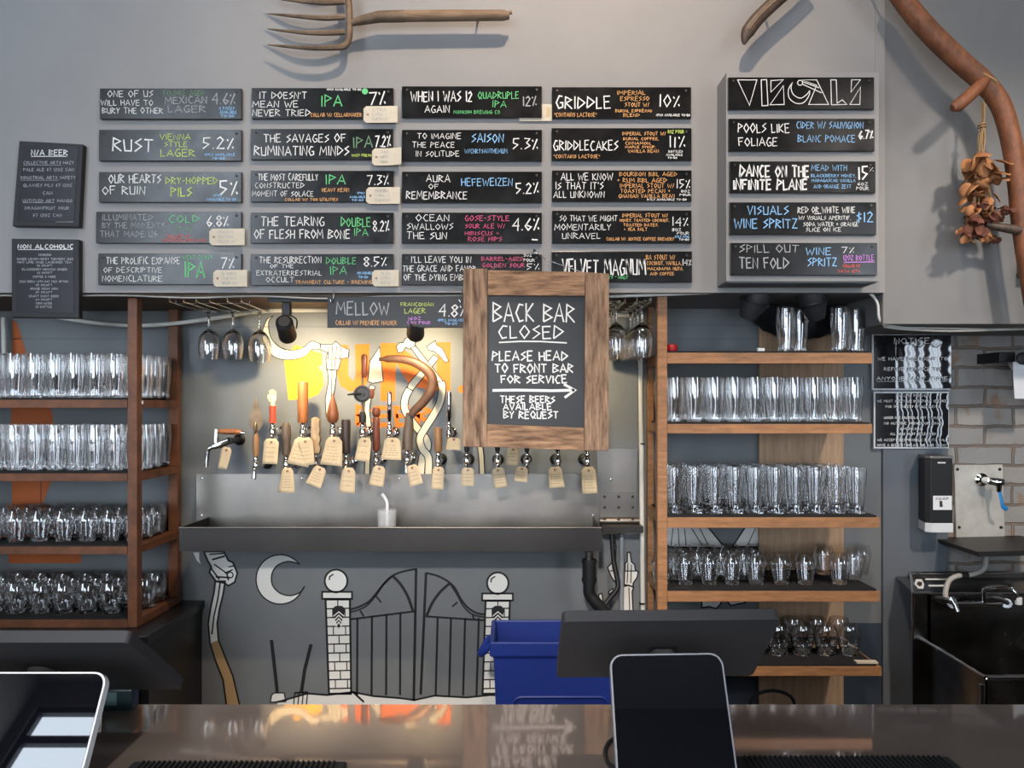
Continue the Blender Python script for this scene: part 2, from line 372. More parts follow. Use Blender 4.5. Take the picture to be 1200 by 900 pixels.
# ================================================================== SETTING
YS = 2.40       # face of the menu soffit
YB = 2.80       # back wall
zs = Z(343, YS)
CEIL = 5.6
soffit = struct('wall_upper', MB().box(-4.5, X(1037, YS), YS, 2.95, zs, CEIL), M['upper'])
struct('wall_upper_right', MB().box(X(1037, YS), 3.6, YS+.012, 2.95, Z(379, YS), CEIL), M['upper_r'])
struct('trim_1', MB().box(-3.4, X(760, YS), YS+.03, YB, zs-.008, zs), M['soffwood'])
struct('trim_2', MB().box(X(1027, YS)-.004, X(1027, YS)+.002, YS-.0015, YS, Z(84, YS), CEIL), M['upper'])
wall = struct('wall_back', MB().box(-4.5, X(1109, YB), YB, 2.95, 0, zs+.02), M['lower'], origin=(0, YB, 0))
struct('wall_back_right', MB().box(X(1109, YB), 3.6, YB+.03, 2.95, 0, 2.0), M['brick'])
struct('floor', MB().box(-6, 4, -4.6, 3, -.06, 0), M['floor'])
struct('ceiling', MB().box(-6, 4, -4.6, 3, CEIL, CEIL+.1), M['ceil'])
struct('wall_left', MB().box(-4.6, -4.5, -4.6, 3, 0, CEIL), M['room'])
struct('wall_right', MB().box(3.6, 3.7, -4.6, 3, 0, CEIL), M['room'])
WY = -4.2
wins = [(-4.4, -2.9, 1.0, 5.35), (-2.2, -1.0, .6, 2.9), (-.35, .75, .6, 2.6)]
fw = MB()
xs_ = [-4.5]+[v for w_ in wins for v in w_[:2]]+[3.6]
for i in range(0, len(xs_), 2): fw.box(xs_[i], xs_[i+1], WY-.15, WY, 0, CEIL)
for (a, b, z0, z1) in wins:
    fw.box(a, b, WY-.15, WY, 0, z0); fw.box(a, b, WY-.15, WY, z1, CEIL)
struct('wall_front', fw, M['room'])
for i, (a, b, z0, z1) in enumerate(wins):
    o = struct('window_%d' % (i+1), MB().box(a+.04, b-.04, WY-.10, WY-.09, z0+.04, z1-.04), M['pane'])
    f = MB()
    for (p, q, r, s_) in ((a, a+.05, z0, z1), (b-.05, b, z0, z1), (a+.05, b-.05, z0, z0+.06), (a+.05, b-.05, z1-.06, z1), ((a+b)/2-.025, (a+b)/2+.025, z0+.06, z1-.06)):
        f.box(p, q, WY-.12, WY-.03, r, s_)
    n = 3 if z1-z0 > 3 else 2
    if i == 0: f.box(a+.05, b-.05, WY-.12, WY-.03, 4.97, 5.05)
    for k in range(1, n): zz = z0+(z1-z0)*k/n; f.box(a+.05, b-.05, WY-.12, WY-.03, zz-.03, zz+.03)
    f.build('window_frame', M['black'], o)

rw = struct('window_4', MB().box(3.585, 3.598, -3.95, -2.15, .85, 3.2), M['pane'])
f = MB()
for (p, q, r, s_) in ((-4.02,-3.95,.78,3.27),(-2.15,-2.08,.78,3.27),(-3.95,-2.15,.78,.85),(-3.95,-2.15,3.2,3.27),(-3.075,-3.025,.85,3.2)): f.box(3.54, 3.6, p, q, r, s_)
f.build('window_frame', M['black'], rw)

sk_ = struct('window_5', MB().box(-2.65, -1.5, -.7, .45, CEIL-.03, CEIL-.02), M['pane'])  # unseen skylight, added to give the left register display a sheen
f = MB()
for (p, q, r, s_) in ((-2.72,-2.65,-.77,.52),(-1.5,-1.43,-.77,.52),(-2.65,-1.5,-.77,-.7),(-2.65,-1.5,.45,.52)): f.box(p, q, r, s_, CEIL-.06, CEIL)
f.build('window_frame', M['room'], sk_)

# back wall paint and grooves (all of it is part of the wall)
def groove(y, x0, x1): MB().pbox(x0, y-.5, x1, y+.5, YB-.0012, YB+.001).build('groove', M['panel'], wall)
for y, x0, x1 in ((383, 213, 384), (381, 783, 886), (397, 783, 886), (437, 0, 150), (397, 0, 150)): groove(y, x0, x1)
MB().box(X(1033, YB), X(1109, YB), YB-.012, YB, 0, Z(384, YB)).build('wall_panel', M['panel'], wall)
MB().box(X(780, YB), X(1033, YB), YB-.0015, YB, 0, Z(730, YB)).build('lower_paint_band', mat('navy_wall_paint', (.045,.06,.085), .5), wall)
Y1, Y2, Y3 = YB-.0012, YB-.0020, YB-.0028          # paint layers

def paint(name, label, fills, lines):
    # fills: (material, polygon); lines: (points, width, closed)
    first = None
    for m_, polys in fills:
        b = MB()
        for p in polys: b.ppoly(p, Y1)
        o = b.build(name if first is None else 'paint_fill', M[m_], wall if first is None else first)
        if first is None: first = tag(o, label)
        else: o.location.y = -.0003
    if lines:
        b = MB()
        for p, w_, c in lines: b.pribbon(p, w_, Y2, c)
        b.build('black_outline', M['mblack'], first)
    return first
def zz(ox, oy, k, pts): return [(ox+x/k, oy+y/k) for x, y in pts]

# crescent moon
outer = [(328.5+28.5*math.cos(a), 679+29*math.sin(a)) for a in [(-38-k*(284/30))*PI/180 for k in range(31)]]
inner = spline([(357,687),(352,694),(340,698),(328,695),(320,687),(318,678),(320,669),(326,662),(338,658),(351,661)], 4)
moon = outer[:1]+outer[1:]+[tuple(p) for p in inner]
paint('moon_mural', 'white crescent moon painted with black outline', [('mwhite', [moon])], [(moon, 1.6, True)])
# gate with two brick pillars
A8 = lambda pts: zz(360, 650, 4.2857, pts)
fills = []; lines = []
for bx, by, br, cap, sl in ((393.8,680.8,13.3,(377.5,693.6,412.5,701.8),((381.5,702.5),(410,702.5),(411.5,813),(385.5,813))),
                            (583.3,683.4,12.6,(565,695.5,601,703.7),((569,704),(597.5,704),(594,813),(565.5,813)))):
    b_ = circ(bx, by, br); c_ = [(cap[0],cap[1]),(cap[2],cap[1]),(cap[2],cap[3]),(cap[0],cap[3])]
    fills += [b_, c_, list(sl)]; lines += [(b_, 2.3, True), (c_, 2.2, True), (list(sl), 2.4, True)]
    lines.append(([(bx-8, by-1), (bx-7.5, by-5), (bx-3, by-8)], 1.6, False))
    for k in range(1, 11):
        y = 703+k*10.4; t = k/10.6; xa = sl[0][0]+(sl[3][0]-sl[0][0])*t; xb = sl[1][0]+(sl[2][0]-sl[1][0])*t
        lines.append(([(xa, y), (xb, y-.6)], 1.5, False))
    for k in range(0, 10):
        y = 703+k*10.4; t = k/10.6; xa = sl[0][0]+(sl[3][0]-sl[0][0])*t; w_ = 28.5
        for fx in ((.5,) if k % 2 == 0 else (.28, .78)): lines.append(([(xa+w_*fx, y), (xa+w_*fx+.2, y+10.4)], 1.2, False))
ground = A8([(-150,740),(-130,735),(0,697),(100,705),(230,690),(330,710),(460,720),(540,730),(640,708),(800,717),(920,705),(1000,708),(1000,900),(-150,900)])
fills.append(ground); lines.append((ground[:-2], 2.2, False))
g = lambda pts, w_=2.0: lines.append((A8(pts), w_, False))
def gs(pts, w_=2.0): lines.append(([tuple(p) for p in spline(A8(pts), 5)], w_, False))
g([(547,68),(535,735)], 3.0); gs([(547,72),(480,85),(430,105),(390,140),(350,190),(310,235),(260,262),(215,276)], 2.4)
gs([(425,110),(380,155),(345,205),(300,255),(250,280),(218,288)], 1.8); gs([(430,108),(470,150),(505,210),(530,280)], 3.2); g([(215,325),(545,284)], 2.3)
for x in (252, 325, 398, 468): g([(x, 320-(x-215)*.12), (x-2, 705)], 2.4)
g([(345,208),(372,240)], 2); g([(265,280),(285,310)], 2); g([(230,690),(285,740)], 2.4)
g([(597,90),(570,702)], 3.0); gs([(597,92),(650,105),(700,130),(740,165),(770,220),(805,265),(850,293),(892,300)], 2.4)
gs([(720,150),(755,205),(785,260),(830,300),(890,314)], 1.8); gs([(715,145),(670,185),(630,240),(600,305)], 3.2); g([(595,310),(890,330)], 2.3)
for x, x2 in ((655,645),(722,713),(793,783),(862,850)): g([(x, 318),(x2, 708)], 2.4)
g([(755,238),(728,262)], 2); g([(830,300),(838,325)], 2)
gate = paint('gate_mural', 'painted double gate between white brick pillars', [('mwhite', fills)], lines)
sh = MB(); ch = MB()
for cx in (397, 583.5):
    sh.ppoly([(cx-7.5,713),(cx-3.5,710),(cx+3.5,710),(cx+7.5,713),(cx+6,722),(cx+3,730),(cx,737),(cx-3,730),(cx-6,722)], Y2-.0004)
    for k in range(4): ch.pribbon([(cx-6+k*.9, 722+k*4), (cx, 717+k*4), (cx+6-k*.9, 722+k*4)], 1.3, Y2-.0008)
sh.build('shield', M['mblack'], gate); ch.build('chevron', M['mwhite'], gate)
# fork and hoe standing in the ground
tl = [([(318,750),(322,785),(325,812)], 4.0, False), ([(364.5,755),(357,785),(353,812)], 4.0, False), ([(345,812),(361,811)], 2, False)]
tl += [([(x, 811),(x-1.5, 826)], 1.4, False) for x in (345.5,350.5,355.5,360.5)]
stone = [(318,815),(321,812),(333,812),(335,822),(317,823)]
paint('graveyard_tools_mural', 'painted hoe and fork handles standing by a stone', [('mwhite', [stone])], tl+[(stone, 1.4, True)])
# bone arm under the trough
A9 = lambda pts: zz(200, 640, 4.733, pts)
Lft = [(248,195),(240,260),(222,340),(208,430),(218,540),(250,640),(290,740),(312,905)]; Rgt = [(302,195),(290,270),(270,350),(258,430),(265,520),(300,610),(345,720),(388,905)]
arm_u = A9(Lft[:5]+[(265,520)]+Rgt[3::-1]); arm_l = A9(Lft[4:]+Rgt[:3:-1])
hand = A9([(185,30),(295,30),(320,80),(345,90),(370,150),(355,200),(320,220),(300,205),(250,195),(215,145),(225,115),(200,70)])
whole = A9(Lft+Rgt[::-1])
drop = A9([(125,35),(158,35),(158,75),(168,100),(145,80)])
al = [(whole, 2.0, True), (hand, 2.2, True), (A9([(275,200),(262,290),(240,390),(228,490)]), 1.8, False), (A9([(222,120),(270,185)]), 1.8, False), (A9([(230,75),(300,55)]), 2.2, False),
      (A9([(215,45),(300,40)]), 1.6, False), (A9([(240,100),(310,150),(320,190)]), 1.6, False), (A9([(250,170),(330,175)]), 2, False), (A9([(300,150),(345,130)]), 1.6, False), (A9([(320,115),(350,110)]), 1.4, False), (circ(200+330/4.733, 640+160/4.733, 3.5, 12), 1.4, True)]
arm = paint('bone_arm_mural', 'painted bone arm rising below the trough', [('mwhite', [arm_u, hand, drop])], al)
b = MB().ppoly(arm_l, Y1-.0003); b.build('tan_sleeve', M['mtan'], arm)
# orange lettering on the lit wall
def block(name, polys, m_='morange'):
    b = MB()
    for p in polys: b.ppoly(p, YB-.0006)
    tag(b.build(name, M[m_], wall), 'orange block letter painted on the wall')
block('painted_letter', [[(332.5,418),(347,404),(366,411),(377,414),(377.5,427),(373,430),(378,437),(379,452),(373,462),(362,467),(338,469)]], 'morange_lit')
block('painted_letter', [[(395,404),(408,404),(408,440),(414,447),(417,440),(416,403.5),(433,403),(432,446),(424,457),(410,459),(399,452),(395,440)]])
block('painted_letter', [[(446,402),(464,402),(512,440),(512,401),(528,401),(528,458),(510,458),(480,452),(464,425),(463,470),(446,470)]])
block('painted_letter', [circ(541, 456, 4.5, 12)])
for p, x0 in (('B',418),('E',441),('E',464),('R',489)):
    b = write(MB(), p, x0, 476, x0+17, 499, YB-.0006, 5); tag(b.build('painted_letter', M['morange'], wall), 'small orange letter painted on the wall')
# upper skeleton arm holding a horn, crossed hammers, trowel
A7 = lambda pts: zz(200, 340, 5, pts)
A3 = lambda pts: zz(380, 340, 6, pts)
bone = [tuple(p) for p in spline(A7([(602,150),(575,185),(580,260),(610,310),(660,345),(720,352),(780,335),(825,300),(878,316)]), 4)]+[tuple(p) for p in spline(A7([(880,350),(832,345),(790,385),(730,405),(660,407),(600,385),(560,330),(540,260),(545,215),(565,170)]), 4)]
fist = A7([(875,318),(930,320),(950,318),(967,300),(985,315),(1000,330),(1045,350),(1040,395),(1000,400),(980,470),(915,465),(910,400),(920,365),(880,350)])
fore = A7([(918,462),(945,470),(972,468),(968,520),(952,640),(948,740),(912,740),(906,640),(926,530)])
fl = [(A7([(925,330),(922,400)]),1,False),(A7([(948,325),(945,400)]),1,False),(A7([(972,330),(968,402)]),1,False),(A7([(998,335),(992,400)]),1,False),(A7([(912,400),(998,402)]),1,False),(A7([(940,405),(945,465)]),1,False),(A7([(962,405),(960,465)]),1,False),(A7([(945,475),(940,640)]),1,False),(A7([(600,300),(640,335),(680,350)]),.8,False)]
Y3o = 0
paint('bone_horn_mural', 'cream bone arm and fist holding a horn', [('mcream', [bone, fist, fore])], [(bone,1.0,True),(fist,1.0,True),(fore,1.0,True)]+fl)
head1 = A3([(505,395),(530,370),(555,370),(570,340),(600,328),(630,348),(690,328),(682,352),(640,366),(636,395),(605,415),(570,402),(552,435),(520,440)])
head2 = A3([(722,395),(780,355),(792,388),(832,410),(875,500),(850,508),(800,452),(770,430),(730,420)])
hand1 = A3([(608,405),(642,392),(835,640),(800,672)]); hand2 = A3([(770,455),(805,480),(622,705),(585,690),(590,660)])
def strand(pts, w_): return [tuple(p) for p in spline(pts, 5)]
s1 = strand([(517,447),(518,458),(515,473),(507,488),(498,502),(492,514),(495,526),(502,536),(502,556)], 8)
s2 = strand([(480,456),(475,466),(474,478),(480,490),(490,503),(499,514),(501,524),(495,536),(493,556)], 8)
s3 = strand([(437,452),(433,462),(430,480),(432,500),(431,530),(430,556)], 6)
s4 = strand([(562,520),(564,535),(565,556)], 6)
def widen(sp, w_):
    sp = [Vector(p) for p in sp]; a = []; c = []
    for i, p in enumerate(sp):
        t = (sp[min(i+1,len(sp)-1)]-sp[max(i-1,0)]).normalized(); n = Vector((-t.y, t.x))
        a.append(tuple(p+n*w_/2)); c.append(tuple(p-n*w_/2))
    return a+c[::-1]
ws = [widen(s2, 8.5), widen(s1, 8.5), widen(s3, 6), widen(s4, 6)]
hm = None
for i, p in enumerate((head2, hand2, head1, hand1, *ws)):
    fb = MB().ppoly(p, Y1-.0004*i); ob = MB().pribbon(p, 1.1, Y1-.0004*i-.0002, True)
    o_ = fb.build('crossed_hammers_mural' if hm is None else 'tool_paint', M['mcream'], wall if hm is None else hm)
    if hm is None: hm = tag(o_, 'cream crossed hammers with twining handles')
    ob.build('black_outline', M['mblack'], hm)
blade = A3([(390,400),(415,640),(340,655),(305,640),(320,500)])
paint('trowel_mural', 'cream trowel blade painted on the wall', [('mcream', [blade])], [(blade, 1.2, True)])
# hands beside the drain
A6 = lambda pts: zz(640, 560, 6, pts)
h1 = [A6([(448,395),(470,392),(482,430),(492,480),(490,560),(472,545),(455,480)]), A6([(432,630),(468,590),(500,655),(500,715),(480,728),(455,690)]), A6([(440,800),(470,778),(472,795),(440,820)]), A6([(368,820),(392,812),(402,880),(380,892)])]
h2 = [A6([(572,525),(590,522),(600,590),(622,610),(628,650),(648,660),(640,700),(612,740),(612,765),(548,750),(555,600),(570,590)]), A6([(540,765),(580,755),(615,770),(605,800),(614,990),(545,990)])]
paint('skeleton_hands_mural', 'painted skeleton hands beside the black drain pipe', [('mwhite', h1+h2)], [(p, 1.6, True) for p in h1+h2]+[(A6(p), 1.1, False) for p in ([(575,600),(570,740)],[(600,610),(595,740)],[(550,655),(640,655)],[(582,770),(590,990)],[(455,480),(492,480)],[(450,655),(490,650)])])
A2 = lambda pts: zz(750, 520, 4.138, pts)
k1 = [A2([(75,400),(330,405),(400,490),(395,505),(140,500),(80,440)]), A2([(510,405),(580,405),(580,500),(450,498)]), A2([(300,740),(392,740),(392,775),(370,800),(335,790),(300,795)]), A2([(410,745),(500,750),(510,770),(440,785)])]
paint('bone_figure_mural', 'white bones painted behind the right rack', [('mwhite', k1)], [(p, 1.8, True) for p in k1]+[(A2(p), 1.0, False) for p in ([(160,410),(150,495)],[(185,410),(190,495)],[(215,410),(225,495)],[(250,410),(300,490)],[(290,410),(330,490)],[(560,410),(520,495)])])
# orange shape behind the left rack
paint('orange_mural', 'orange shape painted behind the left rack', [('mrust', [[(15,375),(20,378),(31,415),(45,445),(62,486),(62,500),(13,500)],[(14,500),(62,500),(60,564),(50,590),(14,592)],[(10,592),(60,592),(95,646),(95,660),(10,660)]])], [([(48,500),(48,590)],.8,False)])

# ================================================================== BIG PIECES
# ---- shelf racks
def rack(name, label, side, Yf, Yk, boards, fx, bx, xend, m, zbot, ztop):
    # fx, bx: front and back post (pixel x range); boards: (top y, bottom y, end x)
    e0 = P((fx[0]+fx[1])/2, 0, Yf); e = empty(name, (e0.x, (Yf+Yk)/2, zbot), label, 'shelf rack')
    pf = (X(fx[0], Yf), X(fx[1], Yf)); pb = (X(bx[0], Yk), X(bx[1], Yk))
    MB().box(*pf, Yf, Yf+.035, zbot, ztop).build('post', m, e, bev=.0015)
    MB().box(*pb, Yk-.03, Yk, zbot, ztop).build('post', m, e, bev=.0015)
    for (t, b_, xe) in boards:
        zt, zb = Z(t, Yf), Z(b_, Yf); zt -= .004
        xo = pf[1] if side > 0 else pf[0]; x2 = X(xe, Yf)
        s = MB().box(xo-.0, x2, Yf-.002, Yf+.018, zb, zt)
        o = s.build('shelf_rail', m, e, bev=.001)
        MB().box(max(pf[0], pb[0])+.001 if side > 0 else x2, x2 if side > 0 else max(pf[1], pb[1])-.004, Yf+.018, Yk+.0, zt-.014, zt).build('shelf_board', m, e)
        xs0 = (pf[0], pf[1]); 
        yy0, yy1 = Yf+.035, Yk-.03
        sx0 = pb[0]; MB().box(sx0, sx0+.02 if side > 0 else pb[1], yy0, yy1, zb, zt-.0005).build('side_rail', m, e)
    if side < 0:
        MB().box(X(boards[0][2], Yf), X(boards[0][2], Yf)+.03, Yf, Yf+.035, zbot, ztop).build('post', m, e, bev=.0015)
        MB().box(X(boards[0][2], Yf), X(boards[0][2], Yf)+.03, Yk-.03, Yk, zbot, ztop).build('post', m, e, bev=.0015)
    return e
YF, YK = 2.45, 2.775
zsh_l = [Z(y, YF) for y in (467, 553.5, 639, 725)]
zsh_r = [Z(y, YF) for y in (412, 495.5, 605, 691.5, 780)]
rack('shelf_rack', 'red-brown wooden shelf rack of glasses on black cabinet at left', -1, YF, YK,
     [(467,478,-115),(553.5,564,-115),(639,649.5,-115),(725,735.5,-115)], (149.5,160.5), (201.5,212.5), None, M['rack_l'], Z(735.5,YF), zs-.009)
rack('shelf_rack', 'honey-coloured wooden shelf rack of glasses beside plywood column at right', 1, YF, YK,
     [(412,426,1022),(495.5,508,1022),(605,618.5,1031),(691.5,705,1031),(780,792,1033)], (770.5,782), (757.5,764.5), None, M['rack_r'], 0.0, zs-.001)
MB_ = MB().box(X(902, 2.65), X(1000, 2.65), 2.65+.135, YB, 0, zs); 
colm = MB().box(X(886, YB)+.004, X(1001, 2.69), 2.776, YB-.013, 0, zs)
e = tag(colm.build('plywood_panel', M['ply']), 'pale upright plywood panel behind right rack of glasses', 'panel')
# liners under the glasses
def liner(x0, x1, z, label, y0=YF+.006, y1=YK-.035):
    m_ = MB().box(x0, x1, y0, y1, z-.004, z+.002)
    return tag(m_.build('shelf_liner', M['rubber']), label, 'mat', 'black liners under the glasses')
ordn = ['top', 'second', 'third', 'fourth', 'fifth']
xl0, xl1 = X(-110, YF)+.035, X(201.5, YK)-.004
for i, z in enumerate(zsh_l): liner(xl0, xl1, z, 'black rubber liner on the %s shelf of left rack' % ordn[i])
for i, z in enumerate(zsh_r): liner(X(783, YF), X(1020 if i < 2 else 1028, YF), z, 'black rubber liner on the %s shelf of right rack' % ordn[i])

# ---- glasses
def wallp(outer, t, floor):                  # closed glass profile from an outer profile
    inn = [(max(r-t, .001), z) for r, z in outer if z > floor]
    return [(0, 0)]+outer+[(r, z) for r, z in inn[::-1]]+[(max(inn[0][0]-.001,.002), floor), (0, floor)]
def gmesh(prof, n=22):
    return MB().lathe(prof, n)
willi = [(.0235,0),(.0245,.002),(.0240,.012),(.0250,.03),(.0285,.06),(.0310,.09),(.0316,.108),(.0305,.128),(.0288,.146)]
pils = [(.0270,0),(.0276,.003),(.0262,.010),(.0222,.020),(.0232,.034),(.0262,.06),(.0292,.10),(.0305,.13),(.0308,.146)]
tulip = [(.0230,0),(.0240,.002),(.0262,.012),(.0310,.038),(.0352,.058),(.0362,.068),(.0340,.080),(.0285,.094),(.0265,.100)]
orb = [(.0270,0),(.0285,.003),(.0305,.014),(.0345,.036),(.0370,.056),(.0366,.070),(.0335,.086),(.0300,.098)]
KG = {}
for nm, pr, t, fl in (('willi', willi, .0016, .014), ('pils', pils, .0016, .020), ('tulip', tulip, .0013, .007), ('orb', orb, .0014, .012)):
    o = gmesh(wallp(pr, t, fl)).build('beer_glass' if nm in ('willi','pils') else 'tasting_glass', M['glass'], smooth=True, origin=(0,0,0))
    COL.objects.unlink(o); KG[nm] = o
NUM = ['first','second','third','fourth','fifth','sixth','seventh','eighth','ninth','tenth','eleventh','twelfth']
ROW = ['front row', 'second row', 'third row', 'back row']
def put(kind, x, y, z, label, cat, group):
    o = KG[kind].copy(); COL.objects.link(o); o.location = (x+rnd.uniform(-.0004,.0004), y+rnd.uniform(-.0005,.0005), z+.0021)
    o.rotation_euler.z = rnd.uniform(0, 6)
    tag(o, label, cat, group)
def shelf_glasses(kind, xs, ys, z, what, where, group, skip=()):
    for r, y in enumerate(ys):
        for c, x in enumerate(xs):
            if (r, c) in skip: continue
            put(kind, x, y, z, '%s in %s, %s from left, %s' % (what, ROW[r], NUM[c], where), 'glass', group)
def lin(a, b, n): return [a+(b-a)*i/(n-1) for i in range(n)]
ys4 = [2.5175, 2.5820, 2.6465, 2.7110]
xl = [-1.2345-.0658*k for k in range(9)][::-1]
shelf_glasses('willi', xl, ys4, zsh_l[0], 'tall clear beer glass', "left rack's top shelf", "beer glasses on the left rack's top shelf")
shelf_glasses('willi', xl, ys4, zsh_l[1], 'tall clear beer glass', "left rack's second shelf", "beer glasses on the left rack's second shelf")
xl3 = [-1.241-.078*k for k in range(8)][::-1]
shelf_glasses('tulip', xl3, [2.525, 2.601, 2.677], zsh_l[2], 'stemless tulip glass', "left rack's third shelf", "tulip glasses on the left rack's third shelf")
shelf_glasses('orb', xl3, [2.525, 2.601, 2.677], zsh_l[3], 'round tasting glass', "left rack's bottom shelf", "round glasses on the left rack's bottom shelf", skip=((0,7),))
xr = lin(.532, 1.120, 10)
shelf_glasses('willi', xr, ys4, zsh_r[1], 'tall clear beer glass', "right rack's second shelf", "beer glasses on the right rack's second shelf")
xr3 = lin(.532, 1.130, 10)
shelf_glasses('pils', xr3, ys4, zsh_r[2], 'footed pilsner glass', "right rack's third shelf", "pilsner glasses on the right rack's third shelf")
for r, (y, pxs) in enumerate(((2.53, (776,803,831,858,886,915,944,984)), (2.605, (790,818,846,872,1000)), (2.68, (800,828,856,884,965,1008)))):
    for c, px in enumerate(pxs):
        put('tulip', X(px, y), y, zsh_r[3], 'stemless tulip glass in %s, %s from left, right rack fourth shelf' % (ROW[r], NUM[c]), 'glass', "tulip glasses on the right rack's fourth shelf")
xr5 = [X(px, 2.56) for px in (823, 850, 879, 912, 940, 968, 995)]
shelf_glasses('orb', xr5, [2.56, 2.64], zsh_r[4], 'round tasting glass', "right rack's bottom shelf", "round glasses on the right rack's bottom shelf")
for c, (px, y) in enumerate(((921,2.495),(936,2.55),(922,2.617),(984,2.50),(1003,2.55),(992,2.615))):
    put('willi', X(px, y), y, zsh_r[0], ('tall clear beer glass on right rack top shelf, %s of the %s cluster' % (['left front','right front','rear'][c % 3], 'left' if c < 3 else 'right')), 'glass', "beer glasses on the right rack's top shelf")
# small things on the right rack
tag(MB().lathe([(0,0),(.016,0),(.019,.006),(.019,.016),(.014,.024),(0,.027)], 18, Matrix.Translation((X(785.5,2.52), 2.5, zsh_r[0]+.0021))).build('red_ball', mat('red_plastic',(.35,.01,.015),.4), smooth=True), 'small red ball on top shelf beside rack post', 'ball')
tag(MB().box(X(887,2.5), X(895,2.5), 2.49, 2.51, zsh_r[0]+.0021, zsh_r[0]+.0145).build('card_block', M['white'], bev=.001), 'small white card block on right rack top shelf', 'card')
tub = empty('plastic_tub', P(785, 0, 2.6)*1, 'clear plastic tub behind the post on right bottom shelf', 'tub')
tub.location.z = zsh_r[4]+.0021; WL[tub.name] = tub.location.copy()
T_ = Matrix.Translation(tub.location)
MB().lathe([(0,0),(.040,0),(.050,.115),(.0485,.115),(.039,.003),(0,.003)], 24, T_).build('body', M['clear'], tub, smooth=True)
MB().lathe([(.049,.108),(.054,.110),(.054,.117),(.049,.118)], 24, T_, closed=True).build('rim', M['pvc'], tub, smooth=True)
tag(MB().box(X(1003,2.47), X(1028,2.47), 2.462, 2.485, zsh_r[4]+.0021, zsh_r[4]+.007).build('paper_strip', M['paper']), 'folded paper strip on the front corner of lowest shelf', 'paper')
tag(MB().pbox(162,469.5,167.5,473.5,YF+.03,YF+.034).build('sticker', M['white']), 'tiny white sticker on top rail of left rack', 'sticker')

# ---- black back cabinet under the left rack
cb = empty('back_cabinet', (-1.8, 2.58, 0), 'black back bar cabinet under the left glass rack', 'cabinet')
zc = Z(735.5, YF)
MB().box(-2.6, X(203,2.54), 2.36, YB-.001, zc-.03, zc-.0005).build('cabinet_top', M['cabinet'], cb, bev=.002)
MB().box(-2.6, X(203,2.54)-.01, 2.39, YB-.001, .05, zc-.03).build('cabinet_body', M['cabinet'], cb)
for k in range(3):
    d = MB().box(-2.58+k*.48, -2.12+k*.48, 2.37, 2.39, .1, zc-.05).build('door', M['cabinet'], cb, bev=.002)
    MB().box(-2.14+k*.48, -2.13+k*.48, 2.355, 2.37, .5, .7).build('handle', M['steel_dark'], d)
MB().box(-2.6, X(203,2.54)-.03, 2.42, YB-.001, 0, .05).build('plinth', M['black'], cb)

# ---- tap wall steel
bs = empty('steel_backsplash', (X(470,YB), YB-.004, Z(622,YB)), 'stainless backsplash sheet below the row of taps', 'backsplash')
MB().pbox(230,555.5,747,626,YB-.008,YB-.0035).build('sheet', M['steel'], bs)
MB().pbox(700,526,747,555.5,YB-.008,YB-.0035).build('side_sheet', M['steel'], bs)
for x, y in ((236.5,560.5),(236.5,604),(354,561),(468,561),(695,604),(716,561.5)):
    p = P(x, y, YB-.008); MB().lathe([(.004,0),(.0034,.0022),(0,.003)], 10, Matrix.Translation(p) @ Matrix.Rotation(PI/2,4,'X')).build('screw', M['chrome'], bs, smooth=True)
tr = empty('drip_trough', (X(457,2.56), 2.66, Z(646,2.55)), 'long dark steel drip trough under the taps', 'trough')
YT = 2.55
zt, zb_ = Z(618.5,YT), Z(646,YT); xa, xb = X(210,YT), X(705,YT)
MB().box(xa, xb, YT, YT+.004, zb_, zt).build('front_panel', M['steel_dark'], tr)
MB().box(xa, xa+.004, YT+.004, YB-.009, zb_, zt).build('end_panel', M['steel_dark'], tr)
MB().box(xb-.004, xb, YT+.004, YB-.009, zb_, zt).build('end_panel', M['steel_dark'], tr)
MB().box(xa+.004, xb-.004, YT+.004, YB-.009, zb_, zb_+.004).build('tray_bottom', M['steel_dark'], tr)
MB().tube([(xa, YT, zt),(xb, YT, zt)], .003, 8).build('rolled_edge', M['steel'], tr, smooth=True)
# hinge bracket at the right
hb = empty('hinge_plate', P(724,600,YB-.012), 'steel hinge plate with six bolts right of the trough', 'bracket')
MB().pbox(703,577.5,746,606,YB-.016,YB-.0085).build('plate', M['steel'], hb, bev=.001)
MB().tube([P(703,610.5,YB-.03), P(749,610.5,YB-.03)], .011, 12).build('barrel', M['steel'], hb, smooth=True)
MB().pbox(706,617,754,624.5,YB-.10,YB-.0085).build('ledge', M['steel_dark'], hb)
for x in (708.5,725,741.5):
    for y in (582,594.5,608): MB().lathe([(.0055,0),(.005,.003),(.0028,.004),(0,.004)], 10, Matrix.Translation(P(x,y,YB-.016 if y < 600 else YB-.041)) @ Matrix.Rotation(PI/2,4,'X')).build('bolt', M['steel_dark'], hb, smooth=True)
# cup in the trough
wb = empty('spray_cup', (X(453.5,2.68), 2.68, zb_+.0045), 'clear plastic cup with white spout standing in the trough', 'cup')
T_ = Matrix.Translation(wb.location)
zr = Z(597,2.68)-wb.location.z
MB().lathe([(0,0),(.030,0),(.034,zr),(.033,zr),(.029,.002),(0,.002)], 20, T_).build('cup', M['frost'], wb, smooth=True)
c0 = wb.location
MB().tube(spline([c0+Vector((0,0,.004)), c0+Vector((.001,0,zr)), c0+Vector((-.002,0,zr+.03)), c0+Vector((-.018,0,zr+.055))],5), .006, 10).build('spout', M['wcool'], wb, smooth=True)

